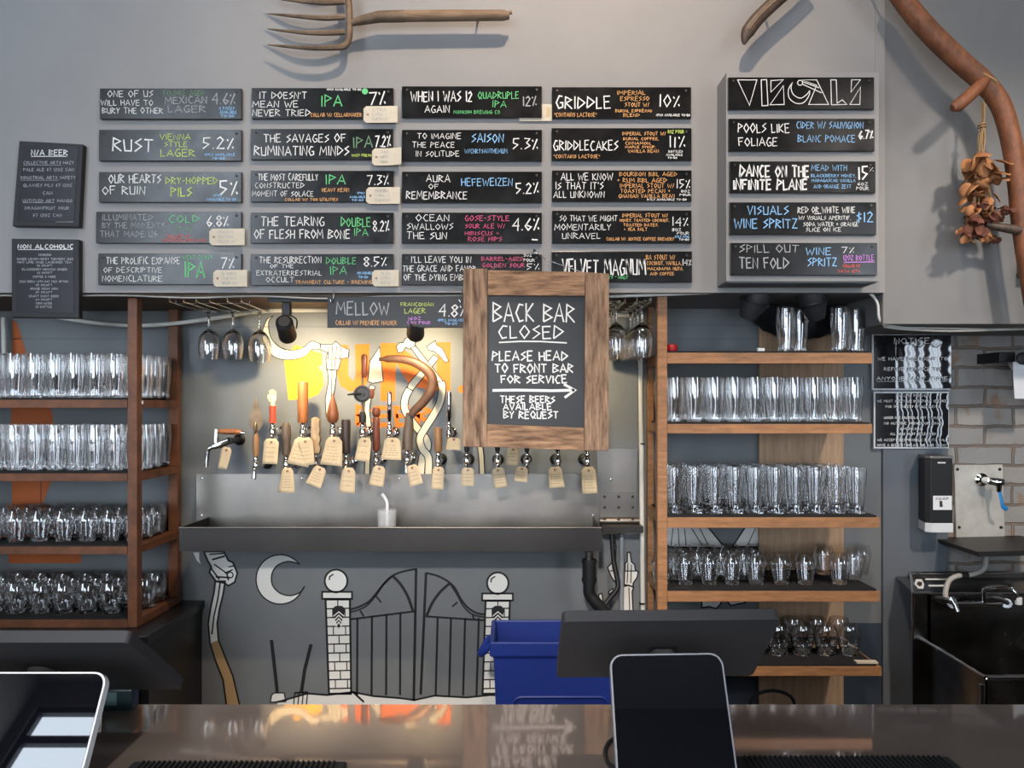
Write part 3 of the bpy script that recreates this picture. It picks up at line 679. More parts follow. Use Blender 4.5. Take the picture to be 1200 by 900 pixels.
# ---- drain and pipes
dp = empty('drain_pipe', P(690,672,2.66), 'black plastic drain pipe below the trough', 'pipe')
p0 = P(689,646,2.66)
MB().tube([P(690,646,2.66), P(690,657,2.66)], .013, 14).build('steel_nipple', M['steel'], dp, smooth=True)
MB().tube([P(690.5,655,2.66), P(690.5,683,2.66)], .024, 16).build('coupling', M['black'], dp, smooth=True)
for y in (658, 679): MB().tube([P(690.5,y-1.5,2.66), P(690.5,y+1.5,2.66)], .0265, 16).build('collar_ring', M['black'], dp, smooth=True)
MB().tube(spline([P(690.5,683,2.66), P(691,696,2.66), P(700,708,2.66), P(722,732,2.67), P(740,760,2.68)],5), .021, 14).build('elbow', M['black'], dp, smooth=True)
MB().tube(spline([P(706,712,2.67), P(714,702,2.68), P(724,688,2.69), P(722,672,2.7), P(719,655,2.71), P(717,626,2.72)],5), .009, 10).build('branch_hose', M['black'], dp, smooth=True)
tag(MB().tube([P(728.5,625,2.775), P(728.5,760,2.775)], .0085, 12).build('grey_pipe', mat('grey_pipe_paint',(.30,.32,.36),.4), smooth=True), 'thin grey vertical pipe between skeleton hands', 'pipe')
vp = empty('white_pipe', P(756,560,2.765), 'white vertical pipe beside the right glass rack', 'pipe')
MB().tube([P(750.5,412,2.755), P(753.5,727,2.755), P(754,780,2.755)], .0085, 12).build('pipe', M['pvc'], vp, smooth=True)
for y in (520, 707): MB().tube([P(752.5,y-1,2.755), P(752.5,y+1,2.755)], .0105, 12).build('clip', M['black'], vp, smooth=True)
tag(MB().tube(spline([P(60,370,2.72), P(100,377,2.72), P(155,381.5,2.722), P(205,379,2.725), P(260,371.5,2.73), P(310,364.5,2.735), P(384,363.5,2.735), P(560,362,2.735), P(742,370,2.735)],6), .0075, 10).build('white_conduit', M['pvc'], smooth=True), 'white conduit sagging across the wall under the soffit', 'pipe')
tag(MB().tube([P(4,372,2.76), P(5,418,2.76)], .008, 10).build('white_pipe', M['pvc'], smooth=True), 'short white upright pipe at the far left edge', 'pipe')
tag(MB().tube(spline([P(-10,346,2.41), P(60,347,2.41), P(140,346.2,2.41), P(225,349,2.41), P(300,347,2.41), P(384,350,2.41), P(460,347,2.41), P(560,346.5,2.41)],6), .0028, 8).build('cable', M['cable'], smooth=True), 'thin grey cable along the soffit edge above left rack', 'cable')
cd_ = spline([P(700,348,2.43), P(760,346,2.43), P(840,343,2.43), P(860,342.5,2.43), P(930,341,2.43), P(1000,339,2.43), P(1018,343,2.43), P(1028,355,2.43), P(1030,372,2.43), P(1036,381,2.43)],6)
tag(MB().tube(cd_, .0045, 10).build('bent_conduit', M['pvc'], smooth=True), 'bent conduit under the right menu box', 'pipe')
for k, (y0_, lab) in enumerate(((381, 'upper pale cable under the right wall edge'), (384, 'lower pale cable under the right wall edge'))):
    tag(MB().tube(spline([P(1036,380+3*k,2.43), P(1060,y0_+3-k*1,2.44), P(1110,y0_+4,2.44), P(1160,y0_+5-k*2,2.44), P(1230,y0_+4-k*3,2.44)],6), .0034, 8).build('cable', M['cable'], smooth=True), lab, 'cable')

# ---- menu box at right
mb_ = empty('menu_box', P(940,330,2.30), 'grey projecting box carrying the five right-hand menu boards', 'box')
YX = 2.296
bx0, bx1 = X(851,YX), X(1030.5,YX); bz0, bz1 = Z(330,YX), Z(84.5,YX)
MB().box(bx0, bx1, YX, YS-.0005, bz0, bz1).build('box', M['upper'], mb_, bev=.002)
MB().box(bx0+.006, bx1-.006, YX+.01, YS-.006, bz0-.003, bz0).build('bottom_board', M['panel'], mb_)
# wall lamps under it
for i, (px, py) in enumerate(((883,354),(951,354))):
    Yp = 2.48; c = P(px, py, Yp)
    t = empty('spotlight', (c.x, c.y, zs-.001), 'black bullet spotlight under menu box, the %s one' % ('left' if i == 0 else 'right'), 'spotlight', 'spotlights under the menu box')
    MB().tube([(c.x,c.y,zs-.001),(c.x,c.y,c.z+.02)], .02, 14).build('stem', M['black'], t, smooth=True)
    Mx = Matrix.Translation((c.x, c.y-.01, c.z)) @ Matrix.Rotation(.35*(1 if i == 0 else -1), 4, 'Y') @ Matrix.Rotation(.25,4,'X')
    MB().lathe([(0,-.062),(.024,-.06),(.030,-.045),(.042,-.01),(.045,.03),(.038,.055),(0,.058)], 20, Mx).build('lamp_shell', M['plastic'], t, smooth=True)
    MB().lathe([(.046,-.006),(.0475,-.003),(.0475,.003),(.046,.006)], 20, Mx, closed=True).build('ring', M['black'], t, smooth=True)
dh = spline([P(886,352,2.712), P(905,372,2.712), P(935,380,2.712), P(970,374,2.725), P(1000,352,2.712), P(1012,335,2.712)],5)
fd = empty('flexible_duct', P(940,375,2.66), 'black flexible duct hanging behind the spotlights', 'duct')
MB().tube(dh, [.052+.004*(k % 2) for k in range(len(dh))], 16).build('hose', M['rubber'], fd, smooth=True)

# ================================================================== MENU BOARDS
def board(rect, label, Yf, inks, group='menu boards on the soffit', m='board', th=.012, name='menu_board', screws=True, dark=False):
    x0, y0, x1, y1 = rect
    e = empty(name, ((X(x0,Yf)+X(x1,Yf))/2, Yf+th, Z(y1,Yf)), label, 'menu board', group)
    MB().pbox(x0, y0, x1, y1, Yf, Yf+th).build('panel', M[m], e, bev=.0012)
    if screws:
        for sx in (x0+6, x1-6):
            p = P(sx, y0+4.6, Yf); MB().lathe([(.0042,0),(.0038,.0022),(0,.003)], 10, Matrix.Translation(p) @ Matrix.Rotation(PI/2,4,'X')).build('screw', M['steel_dark'], e, smooth=True)
    inks.build(e)
    return e
BY = YS-.0125; IY = BY-.0006
I = lambda ox, oy, k, Y=IY: Ink(Y, ox, oy, k)
Z1 = (100,80,4.2857); Z2 = (370,80,4.2857); Z3 = (580,80,4.2857); Z5 = (100,230,4.2857); Z6 = (370,230,4.2857); Z7 = (630,230,4.2857); ID = (0,0,1)
# column one
k = I(*Z1).t('ONE OF US',112,340,112,145).t('WILL HAVE TO',78,340,158,188).t('BURY THE OTHER',85,390,198,228).t('FOUDRE AGED',392,600,110,138,'dgreen').t('MEXICAN',400,610,142,178,'dim').t('LAGER',415,605,187,222,'dim')
k.t('4.6%',638,752,124,183,'dim').t('4 PACKS',672,748,193,208,'sky').t('AVAILABLE',675,760,212,228,'sky').t('TO-GO',680,748,231,246,'sky')
board((117,103.5,283,139.5), 'black menu board for a foudre aged Mexican lager', BY, k)
k = I(*Z1).t('RUST',138,340,352,420).t('VIENNA',375,528,330,360,'lime').t('STYLE',395,512,366,396,'lime').t('LAGER',378,550,406,443,'lime').t('5.2%',590,745,346,408).t('4PKS AVAILABLE',597,752,427,440,'sky').t('TO-GO',635,700,446,458,'sky')
board((116,152,283,188.5), 'black menu board for a Vienna style lager', BY, k)
k = I(*Z1).t('OUR HEARTS',118,380,532,578).t('OF RUIN',85,300,592,635).t('DRY-HOPPED',403,665,547,583,'lime').t('PILS',430,535,597,645,'lime').t('5%',675,765,566,640).t('4PKS',643,685,633,645,'sky').t('AVAILABLE TO-GO',608,757,652,665,'sky')
board((116,201.5,283,237), 'black menu board for a dry-hopped pils', BY, k)
k = I(*Z1).t('ILLUMINATED',85,340,733,764,'dim').t('BY THE MOMENTS',85,398,774,804,'dim').t('THAT MADE US',75,360,817,848,'dim').t('COLD',420,572,737,776,'green').t('IPA',455,540,792,825,'dgreen').t('6.8%',610,718,737,795).t('COLLAB W/',408,525,836,851,'red').t('RESILIENCE BREW LAB',390,605,856,870,'red')
board((112.5,248,283,285), 'black menu board for a cold IPA', BY, k)
k = I(*Z5).t('THE PROLIFIC EXPANSE',105,475,306,341).t('OF DESCRIPTIVE',92,385,356,384).t('NOMENCLATURE',85,385,398,428).t('WEST COAST',490,640,296,318,'green').t('IPA',500,600,330,411,'green').t('7%',680,748,306,364)
board((115,297,283,333.5), 'black menu board for a west coast IPA', BY, k)
# column two
k = I(*Z1).t("IT DOESN'T",875,1112,119,154).t('MEAN WE',840,1068,164,197).t('NEVER TRIED',840,1130,206,241); k.z(*Z2).t('4PKS AVAILABLE TO-GO',55,228,101,112).t('IPA',28,132,134,193,'green').t('7%',268,350,117,187).z(*ID).t('COLLAB W/ CELLARMAKER',364,424,132.3,136.8,'orange')
k.m('green').ppoly(circ(370+247/4.2857, 80+116/4.2857, 3.6, 16), IY)
board((295,103,461,139), 'black menu board for an IPA at 7% with green dot', BY, k)
k = I(*ID).t('THE SAVAGES OF',309,405,157,167).t('RUMINATING MINDS',298,409,171,182.5); k.z(*Z2).t('IPA',188,285,342,401,'dgreen').t('7.2%',298,375,337,397).t('HAZY FRESH',182,278,431,444,'lime')
board((294,151,460.5,187), 'black menu board for an IPA at 7.2%', BY, k)
k = I(*Z1).t('THE MOST CAREFULLY',868,1168,529,564).t('CONSTRUCTED',852,1100,574,602).t('MOMENT OF SOLACE',838,1145,616,644); k.z(*Z2).t('IPA',50,150,532,584,'green').t('7.3%',258,365,535,587).t('HEAVY RESIN',32,167,601,621,'orange').t('4PKS',207,245,621,632,'sky').t('AVAILABLE',170,248,641,652,'sky').t('TO-GO',180,240,657,667,'sky').z(*ID).t('COLLAB W/ TOX UTILITIES',334,396,232,235.5,'orange')
board((294,200,461,236.5), 'black menu board for an IPA at 7.3%', BY, k)
k = I(*ID).t('THE TEARING',306,380,253.8,265).t('OF FLESH FROM BONE',298,410,269,280); k.z(*Z6).t('DOUBLE',127,275,106,154,'green').t('IPA',193,262,161,199,'green').t('8.2%',288,368,120,177)
board((294,249,461,285), 'black menu board for a double IPA at 8.2%', BY, k)
k = I(*ID).t('THE RESURRECTION',304,376.5,300.5,308.5).t('EXTRATERRESTRIAL',300.6,377,317,323); k.z(*Z5).t('OF THE',928,1045,341,361).t('OCCULT',908,1048,406,432); k.z(*Z6).t('DOUBLE',52,203,306,341,'green').t('IPA',72,155,351,394,'green').t('8.5%',242,355,303,354).t('4PKS AVAILABLE',208,280,379,392,'sky').t('TO-GO',215,262,398,412,'sky').z(*ID).t('TRANSIENT CULTURE + BREWING',346,436,328.5,332.5,'orange')
board((294,297.5,461,334.5), 'black menu board for a double IPA at 8.5%', BY, k)
# column three
k = I(*Z2).t('WHEN I WAS 12',478,785,114,169).t('AGAIN',548,672,186,224).t('QUADRUPLE',815,1020,117,154,'green').t('IPA',888,957,161,197,'green').t('12%',1040,1108,136,191,'dim').t('MONKISH BREWING CO.',693,930,211,229,'green')
board((471,101,635,137.5), 'black menu board for a quadruple IPA', BY, k)
k = I(*Z2).t('TO IMAGINE',510,730,325,355).t('THE PEACE',485,697,370,399).t('IN SOLITUDE',503,720,415,444).t('SAISON',783,943,327,374,'sky').t('W/CHRYSANTHEMUM',748,962,404,428,'sky').t('5.3%',990,1115,350,409)
board((471,152,635,188.5), 'black menu board for a saison with chrysanthemum', BY, k)
k = I(*Z2).t('AURA',555,675,534,572).t('OF',567,617,581,607).t('REMEMBRANCE',455,760,617,658).t('HEFEWEIZEN',732,988,551,591,'sky').t('5.2%',1005,1118,574,631)
board((471,201,635,237.5), 'black menu board for a hefeweizen', BY, k)
k = I(*Z2).t('OCEAN',503,670,734,769).t('SWALLOWS',457,690,779,811).t('THE SUN',457,658,822,859).t('GOSE-STYLE',750,972,739,767,'pink').t('SOUR ALE W/',750,950,781,804,'pink').t('HIBISCUS +',750,920,818,839,'pink').t('ROSE HIPS',765,935,846,869,'pink').t('4.6%',990,1122,752,817).l([(1085,860),(1115,862)],1.6)
board((471,249,635,285), 'black menu board for a gose-style sour ale', BY, k)
k = I(*Z6).t("I'LL LEAVE YOU IN",480,780,301,334).t('THE GRACE AND FAVOR',437,805,347,379).t('OF THE DYING EMBERS',442,800,391,424).t('BARREL-AGED',832,1045,304,324,'pink').t('GOLDEN SOUR',837,1050,336,357,'pink').t('8OZ',1045,1085,290,303).t('POUR',1045,1100,313,329).t('5%',1060,1122,337,369)
board((471,297.5,635,334), 'black menu board for a barrel-aged golden sour', BY, k)
# column four
k = I(*Z3).t('GRIDDLE',308,580,140,204).t('*CONTAINS LACTOSE*',298,512,223,244,'orange').t('IMPERIAL',615,755,111,134,'orange').t('ESPRESSO',630,775,141,164,'orange').t('STOUT W/',652,775,171,194,'orange').t('BURIAL ESPRESSO',605,788,206,221,'orange').t('BLEND',645,727,227,244,'orange').t('10%',825,928,133,197).t('4PKS AVAILABLE TO-GO',810,980,229,241)
board((647,102,810,138.5), 'black menu board for an imperial espresso stout', BY, k)
k = I(*Z3).t('GRIDDLECAKES',295,618,362,414).t('*CONTAINS LACTOSE*',295,527,433,452,'orange').t('IMPERIAL STOUT W/',640,858,319,337,'orange').t('BURIAL COFFEE,',645,823,347,361,'orange').t('CINNAMON,',655,785,369,384,'orange').t('MAPLE SYRUP,',655,808,389,402,'orange').t('VANILLA BEAN',668,822,408,424,'orange').t('8OZ POUR',868,950,309,327,'lime').t('11%',875,955,341,401).t('BOTTLES',872,943,412,424).t('AVAILABLE',860,943,429,440).t('TO-GO',868,915,444,454)
board((646.5,150,810.5,188), 'black menu board for an 11% imperial stout', BY, k)
k = I(*Z3).t('ALL WE KNOW',332,592,526,564).t("IS THAT IT'S",305,545,571,609).t('ALL UNKNOWN',295,550,616,651).t('BOURBON BBL AGED',625,915,521,542,'orange').t('+ RUM BBL AGED',615,863,551,574,'orange').t('IMPERIAL STOUT W/',628,900,579,601,'orange').t('TOASTED PECAN +',630,880,606,627,'orange').t('GHANIAN VANILLA BEAN',622,902,632,652,'orange').t('15%',912,980,556,604).t('8OZ',935,980,611,624).t('POUR',928,985,629,641).t('BTLS AVAILABLE TO-GO',765,962,654,664)
board((647,199.5,810.5,236), 'black menu board for a barrel aged imperial stout with pecan', BY, k)
k = I(*Z3).t('SO THAT WE MIGHT',325,615,739,769).t('MOMENTARILY',300,582,782,814).t('UNRAVEL',338,530,826,857).t('IMPERIAL STOUT W/',640,868,729,749,'orange').t('HONEY, TOASTED COCONUT,',628,875,756,771,'orange').t('TOASTED DATES,',645,820,779,795,'orange').t('+ SEA SALT',648,765,800,817,'orange').t('COLLAB W/ JUSTICE COFFEE BREWERY',560,900,849,865,'orange').t('14%',890,970,746,794).t('8OZ',890,935,804,819).t('POUR',915,975,821,836).t('BTLS AVAIL',905,978,840,851,'sky').t('TO-GO',925,975,855,865)
board((647,246.5,810.5,285), 'black menu board for an imperial stout with honey and coconut', BY, k)
k = I(*Z7).t('VELVET MAGNUM',125,542,316,398).t('BA STOUT W/',545,690,294,319,'orange').t('COCONUT, VANILLA,',548,722,326,346,'orange').t('MACADAMIA NUTS,',552,730,356,372,'orange').t('AND COFFEE',565,685,381,397,'orange').t('14%',728,772,316,349).t('NUTS * HALF',330,455,399,416,'green')
board((646.5,294.5,811,331), 'black menu board for a stout with coconut and macadamia nuts', BY, k)
# right box
BX = YX-.0105; IX = BX-.0006
V = lambda ox, oy, k_: Ink(IX, ox, oy, k_)
k = V(820,70,5)
for pts in ([(222,118),(335,118),(292,268)], [(360,118),(392,116),(400,268),(365,270)], [(417,122),(490,117),(417,190)], [(412,264),(490,152),(495,262)], circ(588,135,15,12),
            [(600,118),(685,118),(755,262),(638,262),(685,150)], [(768,118),(800,118),(805,255),(835,235),(862,262),(772,264)], [(890,118),(942,117),(886,190)], [(880,262),(942,160),(938,262)]):
    k.l(pts, .95, 'chalk', True)
k.l([tuple(p) for p in spline([(545,130),(520,175),(525,225),(565,255),(610,250),(640,210),(645,180)],4)], .95); k.l([tuple(p) for p in spline([(545,130),(535,165),(550,205),(590,225),(625,205),(645,180)],4)], .95)
k.l([(602,128),(700,165)], .95); k.l([(600,142),(715,195)], .95)
board((853.5,90.5,1024.5,128), 'black board of geometric outlined letters heading the right box', BX, k, 'menu boards on the projecting box', th=.010)
k = V(820,70,5).t('POOLS LIKE',225,525,373,429).t('FOLIAGE',228,455,456,507).t('CIDER W/ SAUVIGNON',567,958,363,404,'sky').t('BLANC POMACE',575,910,441,484,'sky').t('6.7%',932,1015,412,464,'chalk',1.6)
board((854,139,1025,177), 'black menu board for a cider with sauvignon pomace', BX, k, 'menu boards on the projecting box', th=.010)
k = V(820,70,5).t('DANCE ON THE',235,640,618,689,'chalk',2.0).t('INFINITE PLANE',198,630,701,764,'chalk',2.0).t('MEAD WITH',655,862,616,651,'sky').t('BLACKBERRY HONEY,',652,915,669,689,'sky').t('MADAGASCAR VANILLA',655,912,698,717,'sky').t('AND ORANGE ZEST',668,887,731,754,'sky').t('15',928,985,621,704,'chalk',1.8).t('%',992,1018,628,655).t('6OZ',925,985,719,737).t('POUR',918,990,743,764)
board((855,189,1026,226), 'black menu board for a mead with blackberry honey', BX, k, 'menu boards on the projecting box', th=.010)
k = V(820,210,5).t('VISUALS',280,520,154,209,'sky').t('WINE SPRITZ',203,572,231,289,'sky').t('RED OR WHITE WINE',575,910,161,199).t('W/ VISUALS APERITIF,',580,885,214,239).t('SODA WATER + ORANGE',607,930,251,277).t('SLICE ON ICE',622,828,283,307).t('$12',918,1015,191,254,'sky').l([(672,203),(712,201)],.8)
board((855,237,1027,275), 'black menu board for a wine spritz with orange slice', BX, k, 'menu boards on the projecting box', th=.010)
k = V(820,210,5).t('SPILL OUT',232,580,384,431,'dim').t('TEN FOLD',232,522,456,524,'dim').t('WINE',623,770,399,444,'sky').t('SPRITZ',632,803,461,511,'sky').t('7%',832,905,396,434).t('12OZ BOTTLE',842,1020,444,477,'purple').l([(845,487),(1025,484)],.9,'purple').t('COLLAB W/',840,940,498,517,'red').t('TATA GTV',808,940,531,548,'red')
board((856,284.5,1028,322.5), 'black menu board for a bottled wine spritz at 7%', BX, k, 'menu boards on the projecting box', th=.010)
# hanging board under the soffit
HY_ = 2.385
k = Ink(HY_-.0006, 380,340,6).t('MELLOW',85,455,82,176,'dim').t('FRANCONIAN',538,768,86,114,'lime').t('LAGER',565,712,126,164,'lime').t('16OZ',590,680,188,209,'purple').t('CAN POUR',583,748,216,239,'purple').t('COLLAB W/ PREMIERE HAUSER',80,510,213,246,'orange').t('4.8%',808,995,97,188).t('4PKS AVAILABLE',797,1000,201,221,'sky').t('TO-GO',848,935,226,244,'sky')
hb_ = board((383.5,347.5,552,384), 'slate menu board hanging on hooks below the soffit', HY_, k, 'menu boards on the soffit', 'slate', th=.008, screws=False)
for hx in (390.5, 541.5):
    a = P(hx, 344, HY_-.006)
    MB().tube(spline([P(hx,339.5,HY_-.004), P(hx+.4,345,HY_-.006), P(hx,350,HY_-.006), P(hx-2,354,HY_-.004), P(hx-3.5,351,HY_-.004)],5), .0016, 8).build('hook', M['wire'], hb_, smooth=True)

# paper tags stuck on the boards
def menu_tag(x0, y0, x1, y1, label, lines, Yt=BY-.0015, curl=.006):
    n = 8; e = empty('paper_tag', P((x0+x1)/2, y1, Yt), label, 'paper tag', 'paper tags on the menu boards')
    b = MB(); pts = []
    c = 3.2
    def yy(x): t = (x-x0)/(x1-x0); return Yt-.0006-curl*max(0, t-.35)**2
    cols = [x0, x0+c]+[x0+c+(x1-x0-c)*k/n for k in range(1, n+1)]
    vv = []
    for i, x in enumerate(cols):
        ya, yb = (y0+c, y1-c) if i == 0 else (y0, y1)
        a = P(x, ya, Yt); d = P(x, yb, Yt); a.y = d.y = yy(x); vv += [a, d]
    b.add(vv, [(2*i, 2*i+1, 2*i+3, 2*i+2) for i in range(len(cols)-1)])
    b.build('card', M['paper'], e, solid=.0006)
    MB().lathe([(.0035,0),(.0032,.0006),(.0012,.0006),(.0012,0)], 12, Matrix.Translation(P(x0+5,(y0+y1)/2,Yt-.001)) @ Matrix.Rotation(PI/2,4,'X'), closed=True).build('eyelet', mat('red_brown_eyelet',(.25,.08,.05),.6) if 'eyelet' not in M else M['eyelet'], e, smooth=True)
    ib = MB()
    for i, (s, fx) in enumerate(lines):
        ly = y0+2.2+i*(y1-y0-3)/len(lines); h = min(3.6, (y1-y0-5)/len(lines)*.8)
        write(ib, s, x0+10, ly, x0+10+(x1-x0-12)*fx, ly+h, yy((x0+x1)/2)-.0009, .45)
    tag(ib.build('lettering', M['dim'], e), 'faint pencil lettering')
M['eyelet'] = mat('red_brown_eyelet', (.25,.08,.05), .6)
menu_tag(426,124.5,466,144, 'cream paper tag on the 7% IPA board', [('CITRA',.6),('CITRA CRYO',.95),('SUPERDELIC',.9)])
menu_tag(436,174,471,194, 'cream paper tag on the 7.2% IPA board, right corner curling', [('MOSAIC',.7),('MOTUEKA',.7),('MOSAIC CRYO',.95)], curl=.03)
menu_tag(429,219.5,469,239, 'cream paper tag on the 7.3% IPA board', [('CENTENNIAL',.6),('CITRA NOBLE',.95),('CHINOOK',.7)])
menu_tag(436,316.5,467.5,335.5, 'cream paper tag on the 8.5% double IPA board', [('VIC SECRET',.9),('CITRA',.6),('NECTARON',.8)])
menu_tag(245.5,268,287,287.5, 'cream paper tag on the cold IPA board', [('STRATA MOSAIC',.9),('NECTARON',.75),('NELSON SAUVIN',.95)])
menu_tag(250,316.5,290,336, 'cream paper tag on the west coast IPA board', [('EL DORADO',.7),('CHINOOK',.7),('SIMCOE AMARILLO',.95)])
bt = empty('paper_tag', P(628,142,BY), 'blank cream tag behind the quadruple IPA board', 'paper tag', 'paper tags on the menu boards')
MB().pbox(608.5,122,646.8,141.8,YS-.006,YS-.0054).build('card', M['paper'], bt)
MB().pbox(640,126,645,137,YS-.0062,YS-.006).build('faded_mark', M['kraft'], bt)

# framed sheets at the left
def framed(x0, y0, x1, y1, label, lean, ink, title):
    Yf = YS-.022
    e = empty('framed_menu', P((x0+x1)/2, y1, YS), label, 'framed menu')
    MB().pprism([(x0+lean,y0-1),(x1+lean*.6,y0+3 if lean > 5 else y0),(x1,y1),(x0,y1-1)], Yf, YS-.0005).build('frame', M['black'], e, bev=.002)
    MB().pprism([(x0+lean+5,y0+5),(x1+lean*.6-6,y0+7 if lean > 5 else y0+4),(x1-6,y1-6),(x0+5,y1-7)], Yf-.0012, Yf-.0002).build('sheet', M['sheetgloss'], e)
    ink.build(e)
M['sheetgloss'] = mat('black_glossy_sheet', (.022,.022,.028), .22, bump=(14,.1))
iy = YS-.022-.0018
k = Ink(iy, 0,150,8.571)
k.t('N/A BEER',315,680,218,276,'chalk',1.0,.2).l([(312,285),(672,285)],.8)
for s, a, c_, y in (('COLLECTIVE ARTS HAZY',235,742,332),('PALE ALE $7 12OZ CAN',235,740,402),('INDUSTRIAL ARTS SAFETY',208,758,482),('GLASSES PILS $7 12OZ',235,725,560),('CAN',430,525,638),('UNTITLED ART MANGO',230,725,715),('DRAGONFRUIT SOUR',250,695,788),('$7 12OZ CAN',330,620,860)):
    k.t(s,a,c_,y,y+32,'dim',.55,.3)
for a, c_, y in ((235,615,374),(208,590,524),(230,545,750)): k.l([(a,y),(c_,y)],.45,'dim')
k.l([(560,944),(740,944)],.5,'dim')
framed(14.5,166,92.5,266, 'black framed drinks sheet headed N/A BEER on the soffit', 8, k, '')
k = Ink(iy, 0,260,8.571)
k.t('NON ALCOHOLIC',180,735,225,270,'chalk',1.0,.2).l([(180,278),(730,278)],.7)
for i, (s, a, c_, y) in enumerate((('KOMBUCHA',388,515,320),('GINGER LEMON HONEY TURMERIC 12OZ',170,735,362),('MINT LIME SAGE LAVENDER TEA',172,715,395),('$6 DRAFT',370,525,428),('BLACKBERRY HIBISCUS GINGER',222,675,466),('$6 DRAFT',372,525,500),('COFFEE & MORE',330,560,540),('COLD BREW WITH OAT MILK OPTION',195,685,588),('$5 DRAFT',358,525,624),('ORANGE CREAM SODA',303,583,660),('$5 DRAFT',358,528,696),('CRAFT ROOT BEER',288,590,735),('$4 DRAFT',358,525,770),('TOPO WATER',358,522,808),('$3 BOTTLE',358,522,842))):
    k.t(s,a,c_,y,y+22,'dim',.5,.3)
framed(13.5,280.5,92.5,373, 'black framed drinks sheet headed NON ALCOHOLIC at soffit edge', 0, k, '')

# ---- big framed chalkboard sign
YG = 2.315
sg = empty('chalkboard_sign', P(628,528,YG+.03), 'chalkboard sign in rustic wood frame reading BACK BAR CLOSED', 'sign')
fr = lambda pp, nm, m_: MB().pprism(pp, YG, YG+.045).build(nm, m_, sg, bev=.002)
fr([(543,314.5),(571.3,314.8),(571,401),(570.6,524.3),(542,523.5)], 'frame_stile', M['barn'])
fr([(686,318.8),(713.8,320.5),(713,528.5),(684.8,528.2)], 'frame_stile', M['barn'])
fr([(571.6,316.6),(685.8,318.8),(685.4,346.8),(571.4,346)], 'frame_rail', M['barnh'])
fr([(570.8,497),(684.6,501.5),(684.6,528),(570.6,523.6)], 'frame_rail', M['barnh'])
MB().pprism([(570,344),(687,345),(686,503),(569,499)], YG+.012, YG+.030).build('slate', M['slate'], sg)
k = Ink(YG+.0112, 540,300,6)
k.t('BACK BAR',225,800,332,468,'chalk',1.8).t('CLOSED',265,720,487,583,'chalk',1.5).l([(268,608),(420,600),(560,601),(745,611)],1.6).t('PLEASE HEAD',222,750,667,738,'chalk',1.6).t('TO FRONT BAR',240,790,757,823,'chalk',1.6).t('FOR SERVICE',283,745,838,896,'chalk',1.6)
k.z(530,450,6).l([(283,45),(460,43),(700,47),(860,43)],3.2).l([(785,2),(862,43),(790,96)],3.0).t('THESE BEERS',338,720,83,134,'chalk',1.4).t('AVAILABLE',358,698,136,184,'chalk',1.4).t('BY REQUEST',360,745,191,244,'chalk',1.4)
k.build(sg)
MB().tube(spline([P(575,316,YG+.03), P(600,306,YG+.05), P(626,296,BY), P(640,304,YG+.05), P(682,319,YG+.03)],4), .0011, 6).build('hanging_wire', M['wire'], sg)
nl = MB().lathe([(.003,0),(.003,.02),(.005,.02),(.004,.024),(0,.025)], 10, Matrix.Translation(P(626,295,YS)) @ Matrix.Rotation(PI/2,4,'X')).build('nail', M['steel_dark'], smooth=True)
tag(nl, 'nail in the soffit holding the wooden sign', 'nail')

# ================================================================== TAPS
HW = {k_: handle_wood('handle_'+k_, c) for k_, c in dict(tan=(.33,.17,.075), blond=(.45,.30,.16), red=(.17,.045,.022), dark=(.05,.032,.025), ash=(.125,.09,.065), chestnut=(.22,.075,.03), amber=(.36,.13,.042)).items()}
M['redsleeve'] = mat('red_painted_wood', (.62,.07,.03), .4); M['ivory'] = mat('ivory_resin', (.78,.62,.38), .5); M['blade'] = mat('tarnished_blade', (.23,.16,.10), .45, .6, noise=(18,.4))
YP = 2.675
def lat(mbx, base, prof, n=16, tiltx=0): return mbx.lathe(prof, n, Matrix.Translation(base) @ Matrix.Rotation(tiltx,4,'Y'))
def tap(px, py, label, handle, front_black=False, spout=13):
    c = P(px, py, YP)
    e = empty('beer_tap', (c.x, YB-.009, c.z), label, 'beer tap', 'beer taps along the back wall')
    RX = Matrix.Rotation(PI/2,4,'X')
    yw = YB-.001 if py+3 < 555 else YB-.008
    MB().lathe([(0,0),(.021,0),(.021,.004),(.017,.009),(.012,.011),(.0095,.012),(.0095,.05),(.0125,.052),(.0125,.066),(0,.068)], 18, Matrix.Translation((c.x, yw, c.z)) @ RX).build('shank', M['black'] if front_black else M['chrome'], e, smooth=True)
    b = MB().tube([(c.x, yw-.062, c.z), (c.x, YP+.012, c.z+.001), (c.x, YP-.002, c.z)], [.0115,.0125,.0105], 14)
    b.lathe([(0,-.012),(.011,-.012),(.0125,-.002),(.0125,.010),(.008,.018),(0,.018)], 14, Matrix.Translation((c.x, YP, c.z)))
    b.build('faucet_body', M['chrome'], e, smooth=True)
    MB().tube(spline([(c.x,YP-.004,c.z-.004),(c.x,YP-.016,c.z-.018),(c.x,YP-.020,c.z-.045)],4), [.0085]*4+[.0075]*4+[.0068], 12).build('spout', M['chrome'], e, smooth=True)
    lat(MB(), (c.x,YP,c.z+.017), [(0,0),(.0075,0),(.0095,.004),(.0095,.012),(.0065,.016),(.0065,.022),(0,.022)]).build('collar', M['chrome'], e, smooth=True)
    handle(e, c.x, YP, c.z+.034)
    return e
PXM = YP/900
def turned(prof, m_, tilt=0):        # prof in pixels (radius, height)
    def f(e, x, y, z): lat(MB(), (x,y,z), [(0,0)]+[(r*PXM, h*PXM) for r, h in prof]+[(0, prof[-1][1]*PXM)], 16, tilt).build('handle', m_, e, smooth=True)
    return f
stick = lambda r, h, m_, tilt=0: turned([(r*.8,0),(r,2),(r*.92,h*.5),(r,h*.85),(r*.9,h-1),(r*.4,h)], m_, tilt)
